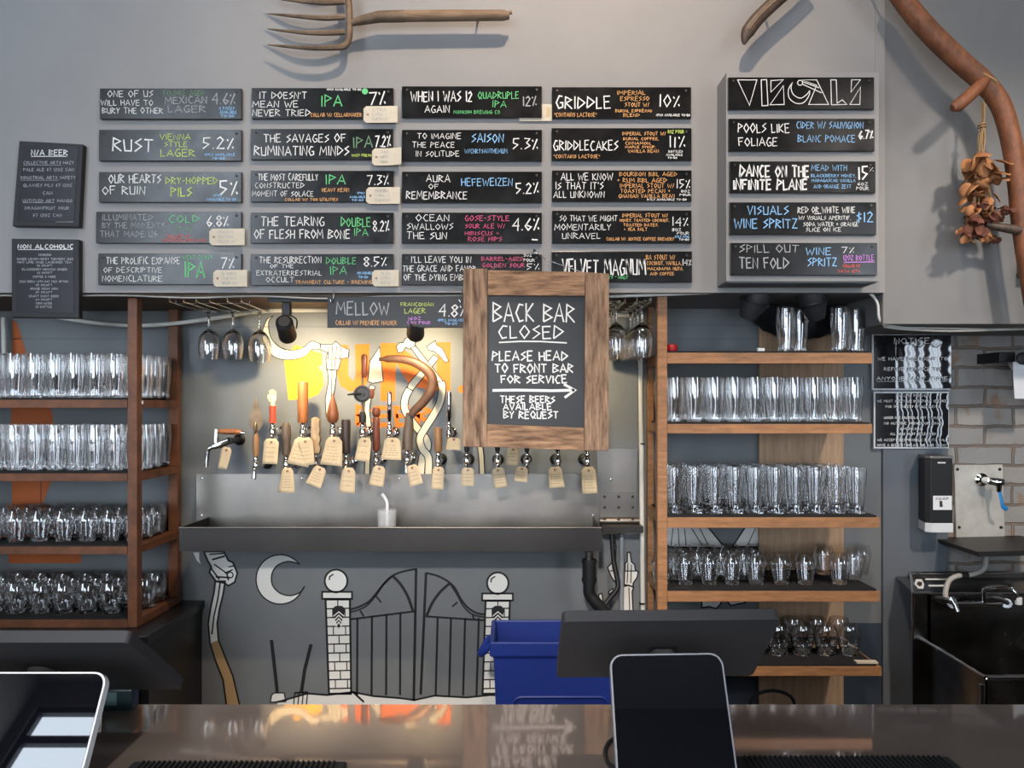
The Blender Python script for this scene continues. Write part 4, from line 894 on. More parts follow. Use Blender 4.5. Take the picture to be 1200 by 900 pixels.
def h_trowel(e, x, y, z):
    lat(MB(), (x,y,z), [(0,0),(3.2*PXM,0),(4*PXM,9*PXM),(3.4*PXM,20*PXM),(2.2*PXM,27*PXM),(0,28*PXM)]).build('grip', HW['tan'], e, smooth=True)
    zb = z+27*PXM; pts = spline([(0,0),(6,6),(8.2,13),(6,24),(2.5,36),(0,42)],4)
    out = [(x+p.x*PXM, zb+p.y*PXM) for p in pts]+[(x-p.x*PXM, zb+p.y*PXM) for p in pts[-2:0:-1]]
    MB().prism(out, y-.002, y+.001).build('trowel_blade', M['blade'], e)
    MB().tube(spline([(x,y,zb-.004),(x,y-.012,zb+.012),(x,y-.004,zb+.04)],4), [.004]*8+[.0015], 8).build('tang', M['blade'], e, smooth=True)
def h_hand(e, x, y, z):
    lat(MB(), (x,y,z), [(0,0),(4*PXM,0),(3.6*PXM,10*PXM),(4*PXM,20*PXM),(0,20.5*PXM)]).build('sleeve', M['redsleeve'], e, smooth=True)
    zz_ = z+20*PXM
    b = MB(); b.tube([(x,y,zz_),(x,y,zz_+.012),(x+.001,y,zz_+.026),(x+.001,y,zz_+.036)], [.008,.0078,.0125,.010], 12, flat=.55)
    b.build('hand', M['ivory'], e, smooth=True)
    for k_ in range(4):
        fx = x-.009+k_*.0062; MB().tube([(fx,y,zz_+.032),(fx+.0005,y-.003,zz_+.047),(fx+.0005,y-.007,zz_+(.056 if k_ in (1,2) else .051))], [.0036,.0033,.0026], 8).build('finger', M['ivory'], e, smooth=True)
    MB().tube([(x-.009,y,zz_+.016),(x-.014,y-.004,zz_+.028),(x-.013,y-.006,zz_+.038)], [.004,.0036,.0028], 8).build('thumb', M['ivory'], e, smooth=True)
def h_wave(e, x, y, z):
    r = [(4.5,0),(6,6),(4.5,11),(6,17),(4.5,22),(5.5,28),(4.5,33),(4.5,39),(0,43)]
    out = [(x+p.x*PXM, z+p.y*PXM) for p in spline(r,4)]+[(x-4.5*PXM, z+41*PXM), (x-5*PXM, z+20*PXM), (x-4*PXM, z)]
    MB().prism(out, y-.011, y+.011).build('handle', HW['blond'], e, bev=.003)
def h_drop(e, x, y, z):
    lat(MB(), (x,y,z), [(0,0),(5,0),(7.2,6),(7,12),(4.5,22),(2,31),(.6,37),(0,38)] and [(0,0)]+[(r*PXM,h*PXM) for r,h in ((4.5,0),(6.8,4),(7,11),(5,20),(2.5,28),(.8,34))]+[(0,36*PXM)]).build('handle', HW['chestnut'], e, smooth=True)
def h_drill(e, x, y, z):
    lat(MB(), (x,y,z), [(0,0),(4*PXM,0),(4.5*PXM,8*PXM),(3*PXM,13*PXM),(0,13*PXM)]).build('chuck', M['black'], e, smooth=True)
    MB().tube([(x,y,z+12*PXM),(x,y,z+55*PXM)], .0042, 10).build('shaft', M['rust'], e, smooth=True)
    gm = MB().lathe([(0,0),(.030,0),(.030,.005),(.024,.006),(.022,.003),(.008,.003),(.008,.012),(0,.012)], 26, Matrix.Translation((x,y-.006,z+34*PXM)) @ Matrix.Rotation(PI/2,4,'X'))
    gm.build('gear_wheel', M['steel_dark'], e, smooth=True)
    MB().tube([(x,y-.016,z+34*PXM),(x-.022,y-.02,z+34*PXM),(x-.048,y-.02,z+33*PXM)], [.005,.0045,.003], 8).build('crank', M['black'], e, smooth=True)
    lat(MB(), (x+2*PXM,y,z+53*PXM), [(0,0),(2.5*PXM,0),(4*PXM,5*PXM),(3.6*PXM,14*PXM),(4*PXM,24*PXM),(3*PXM,27*PXM),(0,28*PXM)]).build('grip', HW['red'], e, smooth=True)
    lat(MB(), (x+10*PXM,y,z+34*PXM), [(0,-6*PXM),(2.5*PXM,-5*PXM),(4*PXM,0),(2.5*PXM,6*PXM),(0,6.5*PXM)]).build('side_knob', HW['red'], e, smooth=True)
def h_rod(e, x, y, z):
    lat(MB(), (x,y,z), [(0,0)]+[(r*PXM,h*PXM) for r,h in ((1.6,0),(1.8,4),(3,6),(2.8,26),(3.2,33),(2.6,37))]+[(0,39*PXM)]).build('handle', M['chrome'], e, smooth=True)
def h_sickle(e, x, y, z):
    g_ = MB().tube([(x,y,z),(x+1.5*PXM,y,z+22*PXM),(x+3*PXM,y,z+44*PXM)], [6.0*PXM,6.4*PXM,4.2*PXM], 12, flat=.6); g_.build('grip', HW['ash'], e, smooth=True)
    pts = [P(a, b_, YP-.012) for a, b_ in ((482,487),(486,481),(497,470),(506,455),(506,442),(498,432),(484,424),(466,420.5),(444,421))]
    pts = spline(pts, 4); n_ = len(pts)
    MB().tube(pts, [.0125+.005*math.sin(PI*min(1, i/n_*1.1))-(.006 if i > n_-3 else 0) for i in range(n_)], 10, flat=.35).build('sickle_blade', mat('brown_sickle_blade',(.075,.035,.019),.5,.3,noise=(20,.3)), e, smooth=True)
def h_none(e, x, y, z): lat(MB(), (x,y,z), [(0,0),(.007,0),(.009,.01),(.008,.06),(0,.062)]).build('handle', M['black'], e, smooth=True)

TAPS = [
 (300,546,'tap whose wooden handle carries a pointed trowel blade', h_trowel, True),
 (319.5,507,'tap with carved hand in a red sleeve for its handle', h_hand, False),
 (335.5,545,'tap with short grey stick handle, third from left', turned([(4.6,0),(5,2),(5,17),(5.6,19),(5.4,34),(3.5,38)], HW['ash']), False),
 (355,507,'tap with tall amber cylinder handle before the spotlit orange letter', turned([(5.6,0),(6,1),(6.2,22),(6.4,46),(5.6,48)], HW['amber']), False),
 (370,543,'tap with wavy-edged blond wood handle', h_wave, False),
 (390,507,'tap with chestnut teardrop handle', h_drop, False),
 (405.5,543,'tap with dark charred stick handle', turned([(4.5,0),(5,3),(5.2,20),(5.4,38),(4.6,40)], HW['dark']), False),
 (425,507,'tap with an old hand drill for its handle', h_drill, False),
 (441,540,'tap with turned red-brown handle right of the drill', turned([(3.5,0),(4.5,3),(4,25),(4.4,38),(3,40),(4.6,42),(5,47),(3.5,51)], HW['red']), False),
 (456.5,508,'tap with chrome rod handle left of the sickle', h_rod, False),
 (477,539,'tap with a curved sickle for its handle', h_sickle, False),
 (513.5,541,'tap with short pale cylinder handle right of the sickle', stick(4.8,29,HW['tan']), True),
 (526.5,508,'tap with chrome rod handle beside the wooden sign', h_rod, False),
 (547,541,'tap under the left corner of the wooden sign', h_none, True),
 (583,541,'second tap along below the wooden sign', h_none, True),
 (617.5,541,'third tap along below the wooden sign', h_none, True),
 (653.5,541,'fourth tap along below the wooden sign', h_none, True),
 (688,541,'rightmost tap under the right corner of wooden sign', h_none, True),
]
for t_ in TAPS: tap(*t_)
# far left swivel tap with sideways handle
c = P(262,517,YP); e = empty('beer_tap', (c.x, YB-.001, c.z), 'leftmost tap with wooden handle lying sideways', 'beer tap', 'beer taps along the back wall')
MB().lathe([(0,0),(.021,0),(.021,.004),(.015,.009),(.0095,.012),(.0095,.09),(.0125,.092),(.0125,.11),(0,.112)], 18, Matrix.Translation((c.x+.012, YB-.001, c.z)) @ Matrix.Rotation(PI/2,4,'X')).build('shank', M['black'], e, smooth=True)
MB().tube([P(268,517,YP+.01), P(258,521,YP), P(249,524,YP-.01)], [.012,.013,.009], 12).build('faucet_body', M['chrome'], e, smooth=True)
MB().tube(spline([P(251,523,YP-.008), P(245,526,YP-.012), P(243,535,YP-.012), P(242,547,YP-.012)],4), [.009]*5+[.0075]*8, 12).build('spout', M['chrome'], e, smooth=True)
MB().tube([P(253,519,YP), P(253.5,503,YP)], [.010,.009], 12).build('collar', M['chrome'], e, smooth=True)
MB().tube([P(254,505.5,YP), P(262,505.8,YP), P(273,506,YP), P(281,506.5,YP), P(283,507,YP)], [.007,.0095,.0105,.008,.005], 12).build('handle', HW['amber'], e, smooth=True)
MB().tube([P(282,507,YP), P(287.5,507.3,YP)], [.006,.004], 10).build('handle_tip', M['chrome'], e, smooth=True)

# kraft tags on the taps: top centre, bottom centre, widths, label
def tap_tag(xt, yt, xb_, yb, wt, wb_, label, nl=4, Yt=YP-.026, swirl=.006):
    e = empty('kraft_tag', P((xt+xb_)/2, yb, Yt), label, 'paper tag', 'kraft paper tags on the taps')
    n, mcol = 7, 4; vv = []; ff = []
    for i in range(n+1):
        t = i/n; cx = xt+(xb_-xt)*t; w_ = (wt*.62 if i == 0 else wt+(wb_-wt)*t); cy = yt+(yb-yt)*t
        for j in range(mcol+1):
            u = j/mcol-.5; dx = (xb_-xt); L_ = math.hypot(dx, yb-yt)
            nx, ny = (yb-yt)/L_, -dx/L_
            p = P(cx+u*w_*nx, cy+u*w_*ny, Yt); p.y = Yt-swirl*t*t*2+.010*(u*u)*(1 if int(xt) % 2 else -1)*t-.004*u
            vv.append(p)
    for i in range(n):
        for j in range(mcol): a = i*(mcol+1)+j; ff.append((a, a+1, a+mcol+2, a+mcol+1))
    MB().add(vv, ff).build('card', M['kraft'], e, smooth=True, solid=.0007)
    p = vv[(mcol+1)+2]+Vector((0,-.0006,0)); MB().lathe([(.0044,0),(.004,.0007),(.0015,.0007),(.0015,0)], 12, Matrix.Translation(p) @ Matrix.Rotation(PI/2,4,'X'), closed=True).build('eyelet', M['eyelet'], e, smooth=True)
    ib = MB()
    def at(t, u):
        i = min(n-1, int(t*n)); fr_ = t*n-i; j = min(mcol-1, int((u+.5)*mcol)); fj = (u+.5)*mcol-j
        q = lambda a, b_: vv[a*(mcol+1)+b_]
        p_ = (q(i,j)*(1-fj)+q(i,j+1)*fj)*(1-fr_)+(q(i+1,j)*(1-fj)+q(i+1,j+1)*fj)*fr_
        return p_+Vector((0,-.0008,0))
    for r in range(nl):
        t0 = .36+.54*r/nl; u = -.36; ue = rnd.uniform(.22,.38)
        while u < ue:
            u2 = min(ue, u+rnd.uniform(.07,.2)); m_ = 4; zig = rnd.uniform(.012,.026)
            a = [at(t0+(zig if q_ % 2 else -zig), u+(u2-u)*q_/m_) for q_ in range(m_+1)]
            for q_ in range(m_):
                d = Vector((0,0,.0011)); ib.add([a[q_]-d*.5, a[q_+1]-d*.5, a[q_+1]+d*.5, a[q_]+d*.5], [(0,1,2,3)])
            u = u2+.05
    ib.build('lettering', M['ink'], e)
    return e
TG = [(266,524,262,549,13,11,'cream tag on the leftmost tap, unprinted',0),(318,514,317.5,543.5,18,18,'kraft tag on the red-sleeved hand tap',3),(337,548,336.5,577,13,20,'kraft tag on the grey stick tap',5),
 (356,513,350,545,20,26,'wide kraft tag leaning left on the amber cylinder tap',4),(357,513,362,545,18,16,'kraft tag leaning right on the amber cylinder tap',4),(376,547,368,569,15,19,'kraft tag on the wavy handle tap',4),
 (392,512,389,545,18,26,'kraft tag on the teardrop handle tap',5),(409,548,407,577,15,19,'kraft tag on the charred stick tap',3),(428,513,425,540,15,18,'folded kraft tag on the hand drill tap',2),
 (445,546,441,569,14,18,'kraft tag on the red-brown turned tap',3),(460,513,459,538.5,18,24,'kraft tag on the left chrome rod tap',5),(482,545,489,568,14,16,'kraft tag on the sickle tap',3),
 (514,547,513,573,14,14,'kraft tag on the pale cylinder tap',3),(532,513,531.5,527,15,17,'kraft tag on the chrome rod tap by the sign',0),(548.5,548,548,569,15,15,'kraft tag on the tap at the sign\'s left corner',3),
 (583,548,587,571,15,16,'kraft tag on the second tap below the sign',4),(612,547,610,564,14,15,'kraft tag on the third tap below the sign',4),(601.5,524,600,545,14,15,'kraft tag tucked under the bottom edge of the sign',3),
 (650,547,652.5,571,15,18,'kraft tag on the fourth tap below the sign',5),(689.5,547,691,578,16,18,'long kraft tag on the rightmost tap',5)]
for i, t_ in enumerate(TG): tap_tag(*t_, Yt=(YP-.034-.003*(i % 3)))

# ================================================================== track lights and glass racks
tk = empty('track_rail', P(420,349,2.44), 'black lighting track fixed under the soffit', 'track')
MB().box(X(315,2.44), X(690,2.44), 2.425, 2.455, zs-.026, zs-.0085).build('rail', M['black'], tk, bev=.001)
for i, (hx, tx, ty, pw) in enumerate(((335,352,452,1.0),(487,486,440,.9),(650,662,448,.75))):
    hp = P(hx, 385 if i == 0 else 384, 2.43); tgt = P(tx, ty, YB)
    e = empty('track_spotlight', (hp.x, 2.44, zs-.026), 'black track spotlight %s' % ('left of the slate hanging board', 'half hidden behind the slate hanging board', 'hidden behind the wooden chalkboard sign')[i], 'spotlight', 'track spotlights over the taps')
    MB().box(hp.x-.013, hp.x+.013, 2.428, 2.452, hp.z+.042, zs-.0265).build('adapter', M['black'], e, bev=.002)
    yk = MB(); yk.tube(spline([hp+Vector((-.030,.01,0)), hp+Vector((-.031,.01,.03)), hp+Vector((0,.01,.044)), hp+Vector((.031,.01,.03)), hp+Vector((.030,.01,0))],5), .0024, 8); yk.build('yoke', M['black'], e, smooth=True)
    d = (tgt-hp).normalized(); q = d.to_track_quat('Z','Y').to_matrix().to_4x4(); Mx = Matrix.Translation(hp) @ q
    MB().lathe([(0,-.045),(.018,-.045),(.027,-.036),(.0275,.030),(.0285,.032),(.0285,.048),(.0262,.048),(.0255,.034),(0,.032)], 22, Mx).build('lamp_can', M['black'], e, smooth=True)
    MB().lathe([(0,.0335),(.024,.0335),(.022,.036),(0,.037)], 18, Mx).build('lens', M['lens'], e, smooth=True)
    lamp('track_spot_light', 'SPOT', hp+d*.062, tgt, SPOT_W*pw, (1,.80,.50), spot_size=2.1, spot_blend=1, shadow_soft_size=.016)

def wine_rack(name, label, slots, y0=2.415, y1=2.715):
    e = empty(name, (slots[0], (y0+y1)/2, zs-.03), label, 'glass rack')
    zw = zs-.026
    for sx in slots:
        for d in (-.022, .022):
            MB().tube(spline([(sx+d,y0,zw+.012),(sx+d,y0+.004,zw+.002),(sx+d,y0+.02,zw),(sx+d,y1,zw)],4), .0018, 8).build('wire', M['wire'], e, smooth=True)
    for y in (y0+.06, y1-.05):
        MB().tube([(slots[0]-.03,y,zw+.003),(slots[-1]+.03,y,zw+.003)], .0018, 8).build('cross_wire', M['wire'], e, smooth=True)
        for sx in (slots[0]-.028, slots[-1]+.028): MB().tube([(sx,y,zw+.003),(sx,y,zs-.008)], .0018, 8).build('hanger', M['wire'], e, smooth=True)
    return e
lslots = [X(245,2.675), X(273,2.675), X(306,2.675)]; rslots = [X(722,2.46), X(752,2.46)]
wine_rack('stemware_rack', 'wire stemware rack under the soffit beside left shelf', lslots)
wine_rack('stemware_rack', 'wire stemware rack under the soffit beside right shelf', rslots)
def wine_glass():                           # hanging upside down from the foot, foot at z = 0
    o = [(0,.004),(.030,.003),(.034,.001),(.034,0),(.030,-.001),(.010,-.004),(.0045,-.012),(.004,-.055),(.006,-.068),(.020,-.078),(.033,-.095),(.0385,-.120),(.037,-.150),(.033,-.178)]
    i_ = [(.032,-.178),(.0358,-.150),(.0372,-.120),(.0318,-.097),(.018,-.081),(0,-.077)]
    return MB().lathe(o+i_, 24).build('wine_glass', M['glass'], smooth=True, origin=(0,0,0))
wg = wine_glass(); COL.objects.unlink(wg)
def hang(x, y, label, s=1):
    o = wg.copy(); COL.objects.link(o); o.location = (x, y, zs-.0226); o.scale = (s, s, s); tag(o, label, 'wine glass', 'wine glasses hanging under the soffit')
hang(lslots[0], 2.675, 'wine glass hanging upside down nearest the left rack', .94)
hang(lslots[1], 2.675, 'middle wine glass hanging upside down by the left rack', .94)
hang(lslots[2], 2.66, 'wine glass hanging upside down beside the track spotlight', 1.0)
for s_, sx in enumerate(rslots):
    for k_, y in enumerate((2.46, 2.54, 2.62, 2.695)):
        hang(sx, y, 'hanging wine glass, %s from the front in %s slot by right rack' % (NUM[k_], ('left' if s_ == 0 else 'right')), .97)

# ================================================================== objects on the upper wall
# hay fork
YK_ = 2.345
hf = empty('hay_fork', P(455,28,YK_), 'old five-tined hay fork hung sideways at top', 'fork')
MB().tube([P(472,19,YK_), P(530,18.3,YK_), P(590,18,YK_), P(597,18.5,YK_)], [.0165,.0165,.0155,.010], 14).build('handle', M['oldwood'], hf, smooth=True)
MB().tube([P(593,15.5,YK_), P(600,14.5,YK_)], .006, 8).build('broken_end', M['oldwood'], hf, smooth=True)
MB().tube([P(411,27,YK_), P(425,23.5,YK_), P(445,19.5,YK_), P(474,19,YK_)], [.010,.014,.017,.0175], 14).build('socket', M['rust'], hf, smooth=True)
MB().tube(spline([P(404,-32,YK_), P(407,-10,YK_), P(409,8,YK_), P(409.5,27,YK_), P(409,44,YK_), P(405,53,YK_), P(398,55,YK_)],5), .0105, 10).build('head_bar', M['rust'], hf, smooth=True)
for y0, y1_, y2 in ((55,55.5,52.5),(37.5,38.5,34),(20,19.5,16),(2,2,-3),(-31,-33,-38)):
    n_ = 9; pts = spline([P(404,y0,YK_), P(380,y0+1.2,YK_-.008), P(350,(y1_+y2)/2+1.5,YK_-.004), P(314,y2,YK_+.02)],4)
    MB().tube(pts, [.0085*(1-.86*(i/(len(pts)-1))**2.2)+.0006 for i in range(len(pts))], 8).build('tine', M['rust'], hf, smooth=True)
for x in (408, 560):
    nl = MB().tube([P(x,24,YK_+.008), P(x,24,YK_+.054)], .003, 8).build('nail', M['steel_dark'], hf, smooth=True)
# scythe handle
YC = 2.29
sc = empty('scythe_handle', P(1192,290,YC), 'bent brown wooden scythe handle on the right wall', 'scythe')
pts = spline([P(1038,-30,YC), P(1062,5,YC), P(1090,38,YC), P(1125,72,YC), P(1152,96,YC), P(1172,122,YC), P(1184,160,YC), P(1192,210,YC), P(1197,262,YC), P(1207,330,YC), P(1219,400,YC)],6)
MB().tube(pts, [.0300-.006*abs(i/len(pts)-.25) for i in range(len(pts))], 16).build('shaft', M['bark'], sc, smooth=True)
MB().tube([P(1156,93,YC-.02), P(1148,101,YC-.03), P(1135,113,YC-.035), P(1122,124,YC-.035), P(1116,127,YC-.035)], [.013,.0175,.0185,.019,.011], 14).build('grip', M['bark'], sc, smooth=True)
MB().tube([P(1156,263,YC), P(1170,266,YC-.01), P(1195,270,YC-.01)], [.008,.012,.015], 12).build('lower_grip', M['darkhorn'], sc, smooth=True)
for k_ in range(4):
    c = P(1151+k_*2.2, 95+k_*1.2, YC); tp = [(c.x+.031*math.cos(a*.6981)*.75, c.y+.033*math.sin(a*.6981), c.z+.031*math.cos(a*.6981)*-.65) for a in range(10)]
    MB().tube(tp, .0026, 6, caps=False).build('binding', M['twine'], sc)
MB().tube([P(1037,-31,YC), P(1037,-31,YC)+Vector((0,.115,0))], .004, 8).build('nail', M['steel_dark'], sc)
pg = empty('wall_pegs', P(1196,322,YS), 'pair of short brass pipe ends on the right wall', 'pegs')
for (x, y) in ((1195,312),(1194.5,323)):
    MB().lathe([(.0095,0),(.0095,.045),(.006,.045),(.006,0)], 14, Matrix.Translation(P(x,y,YS+.012)) @ Matrix.Rotation(PI/2,4,'X'), closed=True).build('pipe_end', M['rust'], pg, smooth=True)
# curved dark tool tip
ct = spline([P(872,52,2.33), P(875,40,2.33), P(886,24,2.33), P(904,6,2.33), P(925,-12,2.33), P(950,-30,2.34)],5)
cu = empty('curved_tool', P(900,20,2.33), 'dark curved wooden tool tip at the top edge', 'tool')
MB().tube(ct, [.004+.017*min(1,(i/6)) for i in range(len(ct))], 12, flat=.7).build('shaft', M['darkhorn'], cu, smooth=True)
MB().tube([p+Vector((0,-.0135,0)) for p in ct[6:]], .003, 8).build('ridge', M['oldwood'], cu, smooth=True)
MB().tube([P(905,6,2.33), P(905,6,2.33)+Vector((0,.08,0))], .003, 8).build('nail', M['steel_dark'], cu)
# dried flower bunch
YD = 2.30
df = empty('dried_flower_bunch', P(1152,290,YD), 'bunch of dried brown flowers hanging beside the scythe handle', 'dried flowers')
for k_ in range(7):
    a = k_*.9; r = .006
    MB().tube(spline([P(1152+rnd.uniform(-3,3),118+rnd.uniform(0,8),YD)+Vector((0,.004*math.sin(a),0)), P(1151.5+r*300*math.cos(a)*.5,147,YD)+Vector((0,r*math.sin(a),0)), P(1150+3*math.cos(a),175,YD)+Vector((0,r*math.sin(a),0)), P(1150+rnd.uniform(-12,14),235+rnd.uniform(-8,25),YD)+Vector((0,rnd.uniform(-.02,.02),0))],4), .0022, 6).build('stem', M['twine'], df, smooth=True)
for y in (146, 149):
    c = P(1151,y,YD); MB().tube([(c.x+.011*math.cos(i*PI/4), c.y+.011*math.sin(i*PI/4), c.z) for i in range(9)], .002, 6, caps=False).build('twine', M['twine'], df)
def petal(mbx, c, s):
    q = Matrix.Translation(c) @ Matrix.Rotation(rnd.uniform(0,6.28),4,'Z') @ Matrix.Rotation(rnd.uniform(-1.2,1.2),4,'X') @ Matrix.Rotation(rnd.uniform(-.8,.8),4,'Y')
    vv = []; 
    for i in range(5):
        t = i/4; w_ = s*.42*math.sin(PI*(.12+.8*t)); zc_ = -s*t
        for u in (-1,0,1): vv.append(q @ Vector((u*w_, s*.25*(t*t)+abs(u)*s*.12*math.sin(4*t), zc_)))
    ff = []
    for i in range(4):
        for j in range(2): a = i*3+j; ff.append((a,a+1,a+4,a+3))
    mbx.add(vv, ff)
for k_ in range(64):
    t = rnd.random(); c = P(1149+rnd.uniform(-17,17)*(.55+.45*t), 178+t*72, YD)+Vector((0,rnd.uniform(-.03,.03),0))
    b = MB(); petal(b, c, rnd.uniform(.034,.06)); b.build('dried_leaf', M['leaf'], df, smooth=True, solid=.0008)
for k_ in range(22):
    c = P(1150+rnd.uniform(-22,24), rnd.uniform(240,282), YD)+Vector((0,rnd.uniform(-.03,.025),0)); s = rnd.uniform(.011,.018)
    b = MB(); b.lathe([(0,-s*1.2),(s*.7,-s),(s,-.2*s),(s*.75,.6*s),(s*.3,s),(0,s*1.1)], 9, Matrix.Translation(c) @ Matrix.Rotation(rnd.uniform(-.7,.7),4,'X'))
    for q_ in range(5): petal(b, c+Vector((rnd.uniform(-s,s),rnd.uniform(-s,s),.004)), s*1.7)
    b.build('dried_flower_head', M['bloom'] if k_ % 3 else M['leaf'], df, smooth=True)
MB().tube([P(1152,124,YD), P(1153,112,YD-.008), P(1153,100,YC-.033)], .0018, 6).build('hanging_string', M['twine'], df)

# ================================================================== RIGHT SIDE
# glossy posters
M['poster'] = mat('laminated_black_poster', (.008,.008,.010), .07, spec=.9)
def poster(x0, y0, x1, y1, label, ink, wv=3, wa=(.06, 1), wf=46):
    Yp = YB-.020
    def bulge(u, v):                       # the laminate lifts and ripples towards its loose right-hand side
        t = max(0, u-.3)
        return .285*(wa[0]*t+wa[1]*min(1, t/.1)*(1-math.cos(t*wf+.8*math.sin(v*wv)+.35*math.sin(v*31)))*.5*.03)
    e = empty('poster', P((x0+x1)/2, y1, Yp), label, 'poster')
    MB().pbox(x0, y0, x1, y1, Yp, YB-.0125).build('white_border', M['white'], e)
    n = 40; b = MB(); vv = []
    for j in range(n+1):
        for i in range(n+1):
            u, v = i/n, j/n; p = P(x0+1.8+(x1-x0-3.6)*u, y0+1.8+(y1-y0-3.6)*v, Yp-.0006)
            u, v = i/n, j/n; p = P(x0+1.8+(x1-x0-3.6)*u, y0+1.8+(y1-y0-3.6)*v, Yp-.0006); p.y -= bulge(u, v); vv.append(p)
    b.add(vv, [(j*(n+1)+i, j*(n+1)+i+1, (j+1)*(n+1)+i+1, (j+1)*(n+1)+i) for j in range(n) for i in range(n)])
    b.build('laminate', M['poster'], e, smooth=True)
    ink.build(e)
    a0, a1 = P(x0+1.8, y0+1.8, Yp), P(x1-1.8, y1-1.8, Yp)
    for o in e.children:
        if o.name.startswith('lettering'):
            for q in o.data.vertices:
                w_ = q.co+WL[e.name]; q.co.y -= bulge(min(1, max(0, (w_.x-a0.x)/(a1.x-a0.x))), min(1, max(0, (a0.z-w_.z)/(a0.z-a1.z))))+.0008
py_ = YB-.0246
k = Ink(py_,0,0,1).t('NOTICE',1048,1088,396,403,'chalk',.9,.1).t('WE HAVE THE RIGHT TO',1028.5,1108,418.5,422.5,'chalk',.8,.1).t('REFUSE SERVICE TO',1036,1100,430.5,434.5,'chalk',.8,.1).t('ANYONE, ANY TIME',1027,1108,441.5,445.5,'chalk',.8,.1).l([(1027,447),(1108,447)],.5)
poster(1022,391,1114,457, 'upper glossy black notice with white border beside right rack', k, 3, (.064, .085), 27)
k = Ink(py_,0,0,1)
for s, a, c_, y in (('HOUSE POLICY',1050,1088,462),('WE MUST SEE YOUR ID BEFORE SERVICE',1028,1108,468.5),('FOR THE SAFETY OF ALL GUESTS',1038,1100,475),('UNDER AGE DRINKING IS NOT ALLOWED',1036,1102,488),('NO OUTSIDE DRINKS OR FOOD',1036,1102,494.5),('SMOKING',1054,1080,501),('ALL DOGS MUST BE LEASHED',1043,1096,507),('WE ACCEPT RESPONSIBLE GUESTS ONLY',1028,1109,514),('HAVE A GREAT TIME AT THE BAR TODAY',1028,1108,520)):
    k.t(s,a,c_,y,y+3,'chalk',.5,.1)
poster(1024,459,1112,525.5, 'lower glossy black notice with many lines of white text', k, 9, (.035, .16))
# soap dispenser
Yd = 2.69
sd = empty('soap_dispenser', P(1100,625,YB), 'black wall soap dispenser with white label beside steel plate', 'soap dispenser')
xa, xb = X(1087,Yd), X(1116.5,Yd)
sec = lambda z0, z1, m_, nm, d=0: MB().add([(X(1074,YB),YB-.0125,z0),(xb,YB-.0125,z0),(xb,Yd-d,z0),(xa+.012,Yd-d,z0),(xa-.004,Yd+.015-d,z0),(X(1074,YB),YB-.0125,z1),(xb,YB-.0125,z1),(xb,Yd-d,z1),(xa+.012,Yd-d,z1),(xa-.004,Yd+.015-d,z1)],
      [(0,1,2,3,4),(9,8,7,6,5),(0,5,6,1),(1,6,7,2),(2,7,8,3),(3,8,9,4),(4,9,5,0)]).build(nm, m_, sd, bev=.002)
sec(Z(613,Yd), Z(538,Yd), M['black'], 'body'); sec(Z(538,Yd)+.0005, Z(534,Yd), M['steel'], 'top_cap', .002); sec(Z(624,Yd), Z(613,Yd)-.0005, M['bezel'], 'push_lever', .004)
MB().pbox(1093.5,581,1115.5,597.5,Yd-.0022,Yd-.0016).build('label', M['white'], sd); b = MB(); write(b,'SOAP',1096,583,1112,586,Yd-.0028,.6); b.ppoly([(1101,587),(1104,587),(1105,594),(1101,594)],Yd-.0028); b.build('lettering', M['ink'], sd)
MB().pbox(1099,541.5,1108,543,Yd-.0025,Yd-.0016).build('badge', M['bezel'], sd)
# steel plate with small tap
YQ = YB+.024
sp = empty('steel_plate', P(1148,638,YQ), 'pale steel wall plate holding a small blue-handled tap', 'plate')
MB().pprism([(1118.5,545),(1175,544.5),(1178,633),(1171,638),(1135,638),(1121,633)], YQ-.006, YB+.0295).build('plate', M['plate'], sp, bev=.001)
for (x, y) in ((1122,550),(1171.5,550),(1124,618),(1173,618)): MB().lathe([(.006,0),(.005,.003),(0,.0035)], 10, Matrix.Translation(P(x,y,YQ-.006)) @ Matrix.Rotation(PI/2,4,'X')).build('bolt', M['steel_dark'], sp, smooth=True)
vt = empty('valve_tap', P(1152,566,YQ-.006), 'small chrome tap with bright blue lever on steel plate', 'tap')
c = P(1149.5,562,YQ-.006)
MB().lathe([(0,0),(.024,0),(.024,.006),(.013,.012),(.013,.06),(0,.062)], 18, Matrix.Translation(c) @ Matrix.Rotation(PI/2,4,'X')).build('flange', M['chrome'], vt, smooth=True)
c2 = c+Vector((.022,-.062,-.003)); MB().tube([c+Vector((0,-.05,0)), c2+Vector((-.006,0,0)), c2+Vector((.018,0,0))], [.013,.016,.013], 14).build('body', M['chrome'], vt, smooth=True)
MB().tube([c2+Vector((.004,0,-.01)), c2+Vector((.004,0,-.036))], [.012,.008], 12).build('outlet', M['chrome'], vt, smooth=True)
M['bluep'] = mat('bright_blue_plastic', (.01,.22,.55), .3)
MB().tube(spline([c2+Vector((.004,-.004,-.034)), c2+Vector((.006,-.012,-.06)), c2+Vector((.010,-.014,-.085)), c2+Vector((.026,-.014,-.096))],4), [.006]*8+[.0075]*4+[.006], 10, flat=.6).build('lever', M['bluep'], vt, smooth=True)
# ledge under the plate
lg = MB().pprism([(1145,646.5),(1260,644),(1260,650),(1148,652.5)], 2.55, YB+.0295)
tag(lg.build('drip_ledge', M['steel_dark'], bev=.001), 'dark steel ledge on the brick under the steel plate', 'ledge')
